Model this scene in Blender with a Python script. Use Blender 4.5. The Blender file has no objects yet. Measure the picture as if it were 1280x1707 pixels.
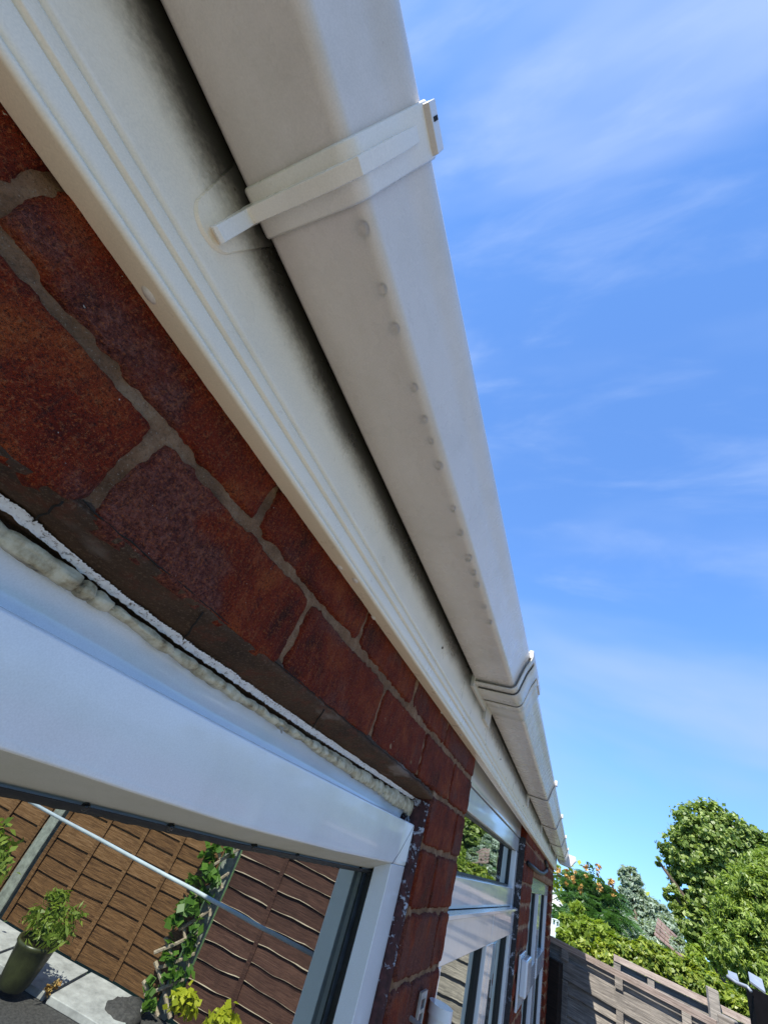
import bpy, math, random
import numpy as np
from mathutils import Vector, Matrix, noise as mnoise
random.seed(7); rng = np.random.default_rng(7)
SC = bpy.context.scene; COL = SC.collection
# ------------------------------------------------------------------ camera
R = Matrix(((0.33237687, -0.66628779, -0.66752244), (-0.8859909, 0.02206034, -0.46317757), (0.32333533, 0.74536832, -0.58299257)))
cam_d = bpy.data.cameras.new('camera'); cam = bpy.data.objects.new('camera', cam_d); COL.objects.link(cam)
cam_d.sensor_fit = 'HORIZONTAL'; cam_d.sensor_width = 36; cam_d.lens = 652.7 / 1280 * 36
cam_d.clip_start = 0.01; cam_d.clip_end = 2000
cam.matrix_world = R.to_4x4(); SC.camera = cam
# ------------------------------------------------------------------ sky and sun
SUN = Vector((-0.55, 0.20, 0.81)).normalized()
W = bpy.data.worlds.new('World'); SC.world = W; W.use_nodes = True
nt = W.node_tree; N = nt.nodes; L = nt.links; N.clear()
out = N.new('ShaderNodeOutputWorld'); bg = N.new('ShaderNodeBackground'); sky = N.new('ShaderNodeTexSky')
sky.sky_type = 'NISHITA'; sky.sun_disc = False
sky.sun_elevation = math.asin(SUN.z); sky.sun_rotation = math.atan2(SUN.x, SUN.y)
sky.air_density = 1.0; sky.dust_density = 0.0; sky.ozone_density = 3.0; sky.altitude = 1500
bg.inputs[1].default_value = 0.13
tc = N.new('ShaderNodeTexCoord')
def skynoise(scale, rot, stretch, detail, lo, hi, rough=.55, dist=0.6):
    mp = N.new('ShaderNodeMapping'); mp.inputs['Rotation'].default_value = rot; mp.inputs['Scale'].default_value = stretch
    L.new(tc.outputs['Generated'], mp.inputs[0])
    n = N.new('ShaderNodeTexNoise'); n.inputs['Scale'].default_value = scale; n.inputs['Detail'].default_value = detail
    n.inputs['Roughness'].default_value = rough; n.inputs['Distortion'].default_value = dist
    L.new(mp.outputs[0], n.inputs[0])
    r = N.new('ShaderNodeMapRange'); r.inputs[1].default_value = lo; r.inputs[2].default_value = hi; r.clamp = True
    r.interpolation_type = 'SMOOTHSTEP'
    L.new(n.outputs[0], r.inputs[0]); return r.outputs[0]
c1 = skynoise(1.5, (0.1, 0.2, -0.25), (2.2, .75, 2.4), 4, .40, .78, .5, .25)
c2 = skynoise(2.6, (0.25, 0.1, -0.5), (3.4, .9, 2.8), 7, .46, .85, .55, .35)
add = N.new('ShaderNodeMath'); add.operation = 'MULTIPLY_ADD'; L.new(c2, add.inputs[0]); add.inputs[1].default_value = .50
sc1 = N.new('ShaderNodeMath'); sc1.operation = 'MULTIPLY'; L.new(c1, sc1.inputs[0]); sc1.inputs[1].default_value = .90
L.new(sc1.outputs[0], add.inputs[2])
tint = N.new('ShaderNodeMix'); tint.data_type = 'RGBA'; tint.blend_type = 'MULTIPLY'; tint.inputs[0].default_value = 1
gam = N.new('ShaderNodeGamma'); gam.inputs[1].default_value = .50; L.new(sky.outputs[0], gam.inputs[0])
L.new(gam.outputs[0], tint.inputs[6]); tint.inputs[7].default_value = (.78, 1.38, 2.42, 1)
cm = N.new('ShaderNodeMix'); cm.data_type = 'RGBA'; L.new(add.outputs[0], cm.inputs[0])
L.new(tint.outputs[2], cm.inputs[6]); cm.inputs[7].default_value = (1.9, 2.6, 4.2, 1)
L.new(cm.outputs[2], bg.inputs[0]); L.new(bg.outputs[0], out.inputs[0])
sd = bpy.data.lights.new('sun', 'SUN'); sd.energy = 5.0; sd.angle = math.radians(.53); sd.color = (1, .95, .87)
so = bpy.data.objects.new('sun', sd); COL.objects.link(so); so.rotation_euler = SUN.to_track_quat('Z', 'Y').to_euler()
SC.view_settings.view_transform = 'Standard'; SC.view_settings.look = 'None'; SC.view_settings.gamma = 1
SC.view_settings.exposure = 1.0; SC.view_settings.use_curve_mapping = False
SC.cycles.max_bounces = 8

# ------------------------------------------------------------------ helpers
def tag(o, label=None, cat=None, group=None, kind=None):
    if label: o['label'] = label
    if cat: o['category'] = cat
    if group: o['group'] = group
    if kind: o['kind'] = kind
    return o
def empty(name, loc=(0, 0, 0), parent=None):
    o = bpy.data.objects.new(name, None); o.empty_display_size = .1; COL.objects.link(o); o.location = loc
    if parent: par(o, parent)
    return o
def par(o, p):
    o.parent = p
    M = Matrix.Translation(p.location)
    q = p.parent
    while q: M = Matrix.Translation(q.location) @ M; q = q.parent
    # children are authored in world coordinates; an object's own location stays world minus parent
    o.location = Vector(o.location) - M.translation
    return o
def mesh(name, verts, faces, mat=None, parent=None, smooth=False, mats=None, fm=None):
    me = bpy.data.meshes.new(name)
    me.from_pydata([tuple(map(float, v)) for v in verts], [], [tuple(int(i) for i in f) for f in faces]); me.update()
    if mat: me.materials.append(mat)
    if mats:
        for m in mats: me.materials.append(m)
        me.polygons.foreach_set('material_index', fm)
    if smooth: me.polygons.foreach_set('use_smooth', [True] * len(me.polygons))
    o = bpy.data.objects.new(name, me); COL.objects.link(o)
    if parent: par(o, parent)
    return o
class MB:
    def __init__(s): s.v = []; s.f = []
    def add(s, vs, fs):
        b = len(s.v); s.v += [tuple(v) for v in vs]; s.f += [tuple(i + b for i in f) for f in fs]
    def box(s, lo, hi, Mx=None):
        x0, y0, z0 = lo; x1, y1, z1 = hi
        vs = [(x0, y0, z0), (x1, y0, z0), (x1, y1, z0), (x0, y1, z0), (x0, y0, z1), (x1, y0, z1), (x1, y1, z1), (x0, y1, z1)]
        if Mx is not None: vs = [tuple(Mx @ Vector(v)) for v in vs]
        s.add(vs, [(0, 3, 2, 1), (4, 5, 6, 7), (0, 1, 5, 4), (1, 2, 6, 5), (2, 3, 7, 6), (3, 0, 4, 7)])
    def tube(s, pts, r, n=10, cap=True, r2=None):
        pts = [Vector(p) for p in pts]; m = len(pts); rings = []
        for i, p in enumerate(pts):
            d = (pts[min(i + 1, m - 1)] - pts[max(i - 1, 0)]).normalized()
            a = d.orthogonal().normalized() if i == 0 else (a - d * a.dot(d)).normalized()
            b = d.cross(a); rr = r if r2 is None else r + (r2 - r) * i / (m - 1)
            rings.append([p + (a * math.cos(t) + b * math.sin(t)) * rr for t in [2 * math.pi * k / n for k in range(n)]])
        vs = [v for rg in rings for v in rg]; fs = []
        for i in range(m - 1):
            for k in range(n): fs.append((i * n + k, i * n + (k + 1) % n, (i + 1) * n + (k + 1) % n, (i + 1) * n + k))
        if cap: fs += [tuple(range(n - 1, -1, -1)), tuple(range((m - 1) * n, m * n))]
        s.add(vs, fs)
    def build(s, name, mat, parent=None, smooth=False, bevel=0, seg=2):
        o = mesh(name, s.v, s.f, mat, parent, smooth)
        if bevel: bevel_mod(o, bevel, seg)
        return o
def bevel_mod(o, w, seg=2):
    b = o.modifiers.new('bevel', 'BEVEL'); b.width = w; b.segments = seg; b.limit_method = 'ANGLE'; b.angle_limit = math.radians(35)
    b.harden_normals = True
    o.data.polygons.foreach_set('use_smooth', [True] * len(o.data.polygons))
def boxo(name, lo, hi, mat, parent=None, bevel=0, seg=2):
    m = MB(); m.box(lo, hi); return m.build(name, mat, parent, bevel=bevel, seg=seg)
def sheet(name, secs, mat, parent=None, smooth=True, closed=False, kind=None):
    """secs: list of equal-length sections (points); quads between them"""
    n = len(secs[0]); vs = [p for s in secs for p in s]; fs = []
    for i in range(len(secs) - 1):
        for k in range(n if closed else n - 1):
            fs.append((i * n + k, i * n + (k + 1) % n, (i + 1) * n + (k + 1) % n, (i + 1) * n + k))
    if closed: fs += [tuple(range(n - 1, -1, -1)), tuple(range((len(secs) - 1) * n, len(secs) * n))]
    o = mesh(name, vs, fs, mat, parent, smooth)
    return o
def solid(o, t, off=1):
    m = o.modifiers.new('solid', 'SOLIDIFY'); m.thickness = t; m.offset = off; return o
def wn(o):
    m = o.modifiers.new('wn', 'WEIGHTED_NORMAL'); m.weight = 80; m.keep_sharp = False
def fn(x, y, z, oct=4):
    return mnoise.fractal(Vector((x, y, z)), 1.0, 2.0, oct)
fpx = 652.7
def ray(px, py):
    return (R @ Vector((px - 640, -(py - 853.5), -fpx))).normalized()
def hit(px, py, ax, val):
    r = ray(px, py); return r * (val / r[ax])

# ------------------------------------------------------------------ materials
def new_mat(name):
    m = bpy.data.materials.new(name); m.use_nodes = True; n = m.node_tree.nodes; n.clear()
    o = n.new('ShaderNodeOutputMaterial'); return m, n, m.node_tree.links, o
def noise(n, l, vec, scale, detail=4, rough=.6, dist=0):
    t = n.new('ShaderNodeTexNoise'); t.inputs['Scale'].default_value = scale; t.inputs['Detail'].default_value = detail
    t.inputs['Roughness'].default_value = rough; t.inputs['Distortion'].default_value = dist
    l.new(vec, t.inputs['Vector']); return t.outputs['Fac']
def ramp(n, l, fac, stops):
    r = n.new('ShaderNodeValToRGB'); l.new(fac, r.inputs[0]); e = r.color_ramp.elements
    e[0].position, e[0].color = stops[0][0], tuple(stops[0][1]) + (1,)
    e[1].position, e[1].color = stops[-1][0], tuple(stops[-1][1]) + (1,)
    for p, c in stops[1:-1]: x = e.new(p); x.color = tuple(c) + (1,)
    return r.outputs[0]
def mapr(n, l, fac, a, b, c=0, d=1, smooth=False):
    r = n.new('ShaderNodeMapRange'); r.clamp = True; l.new(fac, r.inputs[0])
    if smooth: r.interpolation_type = 'SMOOTHSTEP'
    for i, v in zip((1, 2, 3, 4), (a, b, c, d)): r.inputs[i].default_value = v
    return r.outputs[0]
def mixc(n, l, fac, a, b, mode='MIX'):
    m = n.new('ShaderNodeMix'); m.data_type = 'RGBA'; m.blend_type = mode
    for i, v in ((0, fac), (6, a), (7, b)):
        if isinstance(v, (int, float)): m.inputs[i].default_value = v
        elif isinstance(v, tuple): m.inputs[i].default_value = v + (1,) if len(v) == 3 else v
        else: l.new(v, m.inputs[i])
    return m.outputs[2]
def mathn(n, l, op, a, b=0):
    m = n.new('ShaderNodeMath'); m.operation = op
    for i, v in ((0, a), (1, b)):
        if isinstance(v, (int, float)): m.inputs[i].default_value = v
        else: l.new(v, m.inputs[i])
    return m.outputs[0]
def pos(n, l, scale=(1, 1, 1), rot=(0, 0, 0)):
    g = n.new('ShaderNodeNewGeometry'); mp = n.new('ShaderNodeMapping'); mp.inputs['Scale'].default_value = scale
    mp.inputs['Rotation'].default_value = rot
    l.new(g.outputs['Position'], mp.inputs[0]); return mp.outputs[0]
def axis(n, l, vec, i):
    s = n.new('ShaderNodeSeparateXYZ'); l.new(vec, s.inputs[0]); return s.outputs[i]
def bump(n, l, h, strength, dist):
    b = n.new('ShaderNodeBump'); b.inputs['Strength'].default_value = strength; b.inputs['Distance'].default_value = dist
    l.new(h, b.inputs['Height']); return b.outputs[0]
def pbsdf(n, l, o, col, rough=.5, nrm=None, spec=.5, coat=0, coat_rough=.05, trans=0):
    p = n.new('ShaderNodeBsdfPrincipled')
    if isinstance(col, tuple): p.inputs['Base Color'].default_value = col + (1,)
    else: l.new(col, p.inputs['Base Color'])
    if isinstance(rough, (int, float)): p.inputs['Roughness'].default_value = rough
    else: l.new(rough, p.inputs['Roughness'])
    p.inputs['Specular IOR Level'].default_value = spec
    p.inputs['Coat Weight'].default_value = coat; p.inputs['Coat Roughness'].default_value = coat_rough
    if nrm: l.new(nrm, p.inputs['Normal'])
    l.new(p.outputs[0], o.inputs[0]); return p

def m_upvc(name, base, rough, dirt=.25, dirtcol=(.30, .28, .20), speck=True, coat=0.0, grime_shade=None):
    m, n, l, o = new_mat(name); P = pos(n, l)
    d = mapr(n, l, noise(n, l, P, 9, 6, .65), .42, .78, 0, dirt, True)
    streak = mapr(n, l, noise(n, l, pos(n, l, (30, 90, 90)), 1.0, 5, .6), .5, .85, 0, dirt * .6)
    c = mixc(n, l, mathn(n, l, 'MAXIMUM', d, streak), base, dirtcol)
    fine = mapr(n, l, noise(n, l, P, 900, 2, .5), .3, .7, .94, 1.04)
    comb = n.new('ShaderNodeCombineColor')
    for i in range(3): l.new(fine, comb.inputs[i])
    c = mixc(n, l, 1.0, c, comb.outputs[0], 'MULTIPLY')
    if speck:
        v = n.new('ShaderNodeTexVoronoi'); v.inputs['Scale'].default_value = 55; l.new(P, v.inputs['Vector'])
        sp = mapr(n, l, v.outputs['Distance'], .045, .075, 1, 0)
        cl = mapr(n, l, noise(n, l, P, 14, 3), .66, .70, 0, .7)
        c = mixc(n, l, mathn(n, l, 'MULTIPLY', sp, cl), c, (.05, .04, .025))
    if grime_shade:   # algae stain and the gutter's shadow painted over a band of heights, broken up
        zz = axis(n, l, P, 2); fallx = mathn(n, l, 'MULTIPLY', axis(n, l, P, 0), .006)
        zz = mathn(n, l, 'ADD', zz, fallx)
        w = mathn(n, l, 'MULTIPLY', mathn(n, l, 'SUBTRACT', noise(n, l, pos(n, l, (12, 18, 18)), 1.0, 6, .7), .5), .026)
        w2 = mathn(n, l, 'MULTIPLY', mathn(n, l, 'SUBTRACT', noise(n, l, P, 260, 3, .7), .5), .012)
        g = mapr(n, l, mathn(n, l, 'ADD', mathn(n, l, 'ADD', zz, w), w2), grime_shade[0], grime_shade[1], 0, grime_shade[2], True)
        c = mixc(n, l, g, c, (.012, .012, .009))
    rg = mapr(n, l, noise(n, l, P, 25, 4), .3, .7, rough * .8, rough * 1.35)
    wave = noise(n, l, pos(n, l, (2, 14, 14)), 1.0, 2)
    nb = bump(n, l, mathn(n, l, 'ADD', wave, mathn(n, l, 'MULTIPLY', noise(n, l, P, 500, 2), .03)), .25, .004)
    pbsdf(n, l, o, c, rg, nb, .5, coat); return m
M_fascia = m_upvc('fascia upvc', (.88, .78, .62), .30, .16, grime_shade=(.262, .301, .985))
M_gutter = m_upvc('gutter upvc', (.73, .68, .64), .26, .26)
M_clean = m_upvc('clean upvc', (.86, .82, .76), .26, .10)
M_gutter_far = m_upvc('bracket upvc', (.68, .65, .61), .30, .40, (.22, .18, .10))
M_white = m_upvc('window upvc', (.72, .73, .73), .14, .14, coat=.5, speck=False)
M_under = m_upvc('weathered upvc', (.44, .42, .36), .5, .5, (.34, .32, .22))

def m_brick():
    m, n, l, o = new_mat('brick'); P = pos(n, l)
    oi = n.new('ShaderNodeObjectInfo'); rnd = oi.outputs['Random']
    off = n.new('ShaderNodeVectorMath'); off.operation = 'SCALE'; off.inputs[3].default_value = 3.0
    cx = n.new('ShaderNodeCombineXYZ'); l.new(rnd, cx.inputs[0]); l.new(rnd, cx.inputs[2]); l.new(cx.outputs[0], off.inputs[0])
    av = n.new('ShaderNodeVectorMath'); av.operation = 'ADD'; l.new(P, av.inputs[0]); l.new(off.outputs[0], av.inputs[1]); Q = av.outputs[0]
    big = noise(n, l, Q, 22, 4, .6, .5)
    base = ramp(n, l, big, [(.28, (.045, .009, .005)), (.42, (.125, .013, .005)), (.55, (.19, .022, .006)), (.72, (.28, .060, .015))])
    spots = noise(n, l, Q, 260, 3, .7)
    base = mixc(n, l, mapr(n, l, spots, .56, .74, 0, .55), base, (.34, .14, .06))
    base = mixc(n, l, mapr(n, l, noise(n, l, Q, 420, 2, .8), .58, .70, 0, .75), base, (.06, .018, .014))
    purple = mapr(n, l, mathn(n, l, 'ADD', noise(n, l, Q, 9, 3), mathn(n, l, 'MULTIPLY', rnd, .16)), .60, .70, 0, .75, True)
    base = mixc(n, l, purple, base, mixc(n, l, mapr(n, l, spots, .4, .65), (.065, .022, .018), (.20, .080, .062)))
    # vertical drag-faced texture
    st = noise(n, l, pos(n, l, (230, 230, 26)), 1.0, 4, .65)
    base = mixc(n, l, mapr(n, l, st, .55, .72, 0, .30), base, (.32, .12, .05))
    base = mixc(n, l, mapr(n, l, st, .45, .30, 0, .65), base, (.05, .016, .012))
    gr = noise(n, l, P, 520, 2, .9)
    base = mixc(n, l, mapr(n, l, gr, .55, .66, 0, .6), base, (.38, .11, .035))
    base = mixc(n, l, mapr(n, l, gr, .44, .34, 0, .75), base, (.022, .008, .006))
    white = mapr(n, l, noise(n, l, P, 330, 2, .5), .74, .77, 0, .8)
    base = mixc(n, l, white, base, (.6, .55, .45))
    h = mathn(n, l, 'ADD', mathn(n, l, 'MULTIPLY', st, .9), mathn(n, l, 'MULTIPLY', spots, .8))
    h = mathn(n, l, 'ADD', h, mathn(n, l, 'MULTIPLY', noise(n, l, Q, 70, 5, .7), 1.2))
    h = mathn(n, l, 'ADD', h, mathn(n, l, 'MULTIPLY', gr, .7))
    nb = bump(n, l, h, 1.0, .0050)
    pbsdf(n, l, o, base, mapr(n, l, spots, .3, .7, .6, .9), nb, .14); return m
M_brick = m_brick()
def m_mortar(name, a, b, c, dark=.5):
    m, n, l, o = new_mat(name); P = pos(n, l)
    col = ramp(n, l, noise(n, l, P, 30, 6, .7), [(.3, a), (.52, b), (.72, c)])
    col = mixc(n, l, mapr(n, l, noise(n, l, P, 500, 3, .8), .52, .66, 0, dark), col, (.07, .045, .02))
    col = mixc(n, l, mapr(n, l, noise(n, l, P, 700, 2, .7), .62, .72, 0, .6), col, (.5, .42, .30))
    nb = bump(n, l, mathn(n, l, 'ADD', noise(n, l, P, 420, 5, .75), mathn(n, l, 'MULTIPLY', noise(n, l, P, 60, 4, .6), 1.2)), 1.0, .0045)
    pbsdf(n, l, o, col, .88, nb, .3); return m
M_mortar = m_mortar('mortar', (.13, .062, .027), (.30, .160, .080), (.46, .29, .165))
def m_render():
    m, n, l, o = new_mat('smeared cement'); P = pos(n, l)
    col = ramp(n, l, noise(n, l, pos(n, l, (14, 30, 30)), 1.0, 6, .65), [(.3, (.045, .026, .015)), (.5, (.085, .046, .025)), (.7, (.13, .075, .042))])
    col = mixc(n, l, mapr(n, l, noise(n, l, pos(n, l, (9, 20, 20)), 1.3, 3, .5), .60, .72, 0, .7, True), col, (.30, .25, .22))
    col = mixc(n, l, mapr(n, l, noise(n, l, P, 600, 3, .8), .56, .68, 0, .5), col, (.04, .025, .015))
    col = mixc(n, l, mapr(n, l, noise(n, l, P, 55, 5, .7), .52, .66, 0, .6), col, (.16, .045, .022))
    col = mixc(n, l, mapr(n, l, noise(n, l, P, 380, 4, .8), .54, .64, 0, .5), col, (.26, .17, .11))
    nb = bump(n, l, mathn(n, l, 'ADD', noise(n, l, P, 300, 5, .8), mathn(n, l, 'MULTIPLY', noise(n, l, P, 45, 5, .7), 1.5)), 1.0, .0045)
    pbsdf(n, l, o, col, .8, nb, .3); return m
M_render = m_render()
def m_flaky(name, base_a, paint, scale, lo, hi, zgrad=None):
    m, n, l, o = new_mat(name); P = pos(n, l)
    f = noise(n, l, P, scale, 7, .75, .3)
    if zgrad:
        f = mathn(n, l, 'ADD', f, mapr(n, l, axis(n, l, P, zgrad[0]), zgrad[1], zgrad[2], zgrad[3], zgrad[4]))
    k = mapr(n, l, f, lo, hi)
    under = ramp(n, l, noise(n, l, P, 90, 5), [(.35, base_a), (.7, tuple(min(1, x * 3.2) for x in base_a))])
    pc = mixc(n, l, mapr(n, l, noise(n, l, P, 200, 4), .45, .7, 0, .35), paint, tuple(x * .55 for x in paint))
    c = mixc(n, l, k, under, pc)
    nb = bump(n, l, mathn(n, l, 'ADD', mathn(n, l, 'MULTIPLY', k, .8), noise(n, l, P, 350, 4, .7)), .8, .0012)
    pbsdf(n, l, o, c, .6, nb, .4); return m
M_reveal = m_flaky('flaking paint on brick reveal', (.030, .010, .010), (.50, .52, .58), 48, .55, .58)
M_paint = m_flaky('brushed white paint line', (.10, .06, .035), (.80, .84, .92), 380, .36, .44)
def m_seal():
    m, n, l, o = new_mat('old silicone sealant'); P = pos(n, l)
    col = ramp(n, l, noise(n, l, pos(n, l, (70, 60, 60)), 1.0, 5, .65), [(.30, (.10, .075, .040)), (.40, (.33, .27, .16)), (.56, (.56, .50, .35)), (.75, (.68, .63, .49))])
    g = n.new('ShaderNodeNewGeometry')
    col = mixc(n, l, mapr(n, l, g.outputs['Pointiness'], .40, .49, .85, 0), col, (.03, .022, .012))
    lines = noise(n, l, pos(n, l, (25, 500, 500)), 1.0, 3, .5)
    nb = bump(n, l, lines, .6, .0012)
    pbsdf(n, l, o, col, .5, nb, .4); return m
M_seal = m_seal()
def m_plain(name, col, rough=.5, var=.3, scale=40, bmp=.3, metal=0, spec=.5):
    m, n, l, o = new_mat(name); P = pos(n, l)
    c = mixc(n, l, mapr(n, l, noise(n, l, P, scale, 5, .65), .3, .7), tuple(x * (1 - var) for x in col), tuple(min(1, x * (1 + var)) for x in col))
    nb = bump(n, l, noise(n, l, P, scale * 6, 4, .6), bmp, .001)
    p = pbsdf(n, l, o, c, rough, nb, spec); p.inputs['Metallic'].default_value = metal; return m
M_black = m_plain('black rubber', (.012, .012, .013), .45, .2, 80, .2)
M_crack = m_plain('dark crack', (.010, .007, .004), .95, .2)
M_metal = m_plain('zinc plated steel', (.45, .45, .43), .45, .3, 60, .3, .8)
M_hose = m_plain('black cable', (.01, .01, .01), .5, .2)
M_box = m_plain('black plastic', (.005, .005, .006), .85, .2, 20, spec=.05)
M_greylid = m_plain('grey lid', (.22, .25, .29), .3, .15, 20)
M_pole = m_plain('grey white plastic pole', (.55, .62, .64), .4, .15, 20)
M_roof = m_plain('roof tiles', (.12, .065, .05), .8, .4, 12, .8)
M_roofpink = m_plain('weathered pink tiles', (.20, .14, .115), .8, .35, 3, .8)
M_cream = m_plain('white rendered wall', (.72, .71, .68), .7, .08, 2, .3)
M_stone = m_plain('pale paving', (.42, .42, .40), .8, .30, 9, .8)
M_buff = m_plain('buff concrete', (.19, .165, .135), .85, .2, 6, .6)
M_gravel = m_plain('dark gravel', (.060, .056, .052), .9, .6, 40, 1.0)
M_pot = m_plain('green glazed pot', (.045, .05, .018), .35, .4, 14, .4)
M_conc = m_plain('concrete post', (.24, .26, .22), .85, .35, 22, .8)
M_lawn = m_plain('lawn', (.05, .09, .02), .9, .5, 5, 1.0)
M_terra = m_plain('orange wood', (.36, .13, .045), .7, .3, 18, .6)
M_room = m_plain('dim room lining', (.03, .03, .032), .9, .2, 5)
def m_wood(name, a, b, c, sc=(6, 6, 120), dark=.5):
    m, n, l, o = new_mat(name)
    g = noise(n, l, pos(n, l, sc), 1.0, 6, .65, .4); P = pos(n, l)
    oi = n.new('ShaderNodeObjectInfo')
    col = ramp(n, l, mathn(n, l, 'ADD', g, mathn(n, l, 'MULTIPLY', mathn(n, l, 'SUBTRACT', oi.outputs['Random'], .5), .16)), [(.30, a), (.5, b), (.72, c)])
    col = mixc(n, l, mapr(n, l, noise(n, l, P, 7, 5, .7), .5, .72, 0, dark, True), col, a)
    nb = bump(n, l, g, .7, .004)
    pbsdf(n, l, o, col, .85, nb, .3); return m
M_grey = m_wood('silver grey weathered timber', (.09, .08, .07), (.20, .18, .155), (.36, .32, .27))
M_cap = m_wood('pale weathered cap timber', (.20, .15, .12), (.40, .32, .27), (.56, .46, .39))
M_orange = m_wood('orange stained timber', (.06, .028, .010), (.145, .072, .026), (.25, .14, .065))
M_brown = m_wood('dark brown stained timber', (.030, .013, .009), (.060, .027, .019), (.11, .055, .038))
M_darkpost = m_wood('dark creosoted post', (.008, .006, .005), (.016, .012, .009), (.03, .02, .015))
M_trel = m_wood('pale trellis timber', (.20, .16, .11), (.36, .29, .21), (.5, .42, .31))
def m_bark():
    return m_wood('bark', (.05, .035, .025), (.11, .085, .06), (.20, .17, .13), (20, 20, 5))
M_bark = m_bark()
def m_glass(name='window glass'):
    m, n, l, o = new_mat(name)
    g = n.new('ShaderNodeBsdfGlossy'); g.inputs['Roughness'].default_value = .004; g.inputs['Color'].default_value = (.86, .93, .90, 1)
    d = n.new('ShaderNodeBsdfDiffuse'); d.inputs['Color'].default_value = (.010, .012, .013, 1)
    f = n.new('ShaderNodeFresnel'); f.inputs['IOR'].default_value = 2.6
    fac = mapr(n, l, f.outputs[0], 0, 1, .38, 1.0)
    # slight waviness of the pane
    nb = bump(n, l, noise(n, l, pos(n, l), 3.5, 2), .22, .004); l.new(nb, g.inputs['Normal'])
    ms = n.new('ShaderNodeMixShader'); l.new(fac, ms.inputs[0]); l.new(d.outputs[0], ms.inputs[1]); l.new(g.outputs[0], ms.inputs[2])
    l.new(ms.outputs[0], o.inputs[0]); return m
M_glass = m_glass()
def m_water():
    m, n, l, o = new_mat('water'); g = n.new('ShaderNodeBsdfPrincipled')
    g.inputs['Base Color'].default_value = (1, 1, 1, 1); g.inputs['Transmission Weight'].default_value = 1; g.inputs['IOR'].default_value = 1.33
    g.inputs['Roughness'].default_value = .0; l.new(g.outputs[0], o.inputs[0]); return m
M_water = m_water()
def m_leaf(name, a, b, trans=.45, gloss=.45):
    m, n, l, o = new_mat(name)
    g = n.new('ShaderNodeNewGeometry'); c = mixc(n, l, g.outputs['Random Per Island'], a, b)
    c = mixc(n, l, mapr(n, l, noise(n, l, pos(n, l), 1.3, 3), .35, .65, 0, .35), c, a)
    p = n.new('ShaderNodeBsdfPrincipled'); l.new(c, p.inputs['Base Color']); p.inputs['Roughness'].default_value = gloss
    t = n.new('ShaderNodeBsdfTranslucent'); l.new(mixc(n, l, 1.0, c, (1.25, 1.3, .6), 'MULTIPLY'), t.inputs[0])
    ms = n.new('ShaderNodeMixShader'); ms.inputs[0].default_value = trans
    l.new(p.outputs[0], ms.inputs[1]); l.new(t.outputs[0], ms.inputs[2]); l.new(ms.outputs[0], o.inputs[0]); return m
M_maple = m_leaf('maple leaves', (.06, .12, .02), (.38, .47, .13))
M_conif = m_leaf('feathery leaves', (.08, .15, .02), (.38, .48, .10))
M_euc = m_leaf('blue grey leaves', (.18, .25, .19), (.40, .48, .40))
M_sumac = m_leaf('sumac leaves', (.035, .10, .03), (.10, .20, .06))
M_lime = m_leaf('lime green leaves', (.12, .20, .02), (.34, .42, .07))
M_hedge = m_leaf('hedge leaves', (.07, .14, .015), (.42, .47, .07))
M_ivy = m_leaf('ivy leaves', (.06, .15, .02), (.20, .36, .05))
M_yel = m_leaf('yellow leaves', (.35, .40, .02), (.6, .6, .04))
M_cone = m_leaf('orange flower cones', (.40, .20, .05), (.60, .42, .14), .2)

# ------------------------------------------------------------------ ground and setting
GZ = -2.1
ground = mesh('ground', [(-300, -300, GZ - .01), (600, -300, GZ - .01), (600, 300, GZ - .01), (-300, 300, GZ - .01)], [(0, 1, 2, 3)], M_lawn)
tag(ground, kind='structure')
def fence_x(y): return 6.15 + .40 * y
pa = mesh('gravel_bed', [(2.6, -2.0, GZ), (fence_x(-2.0) - .05, -2.0, GZ), (fence_x(-7) - .05, -7, GZ), (2.6, -7, GZ)], [(0, 3, 2, 1)], M_gravel)
tag(pa, kind='structure')
pa = mesh('patio', [(-4, .24, GZ - .004), (6.1, .24, GZ - .004), (5.3, -2.4, GZ - .004), (2.5, -2.4, GZ - .004), (2.5, -7, GZ - .004), (-4, -7, GZ - .004)], [(0, 5, 4, 3, 2, 1)], M_buff)  # unseen ground, buff tone chosen to bounce warm light onto the eaves
tag(pa, kind='structure')

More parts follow.
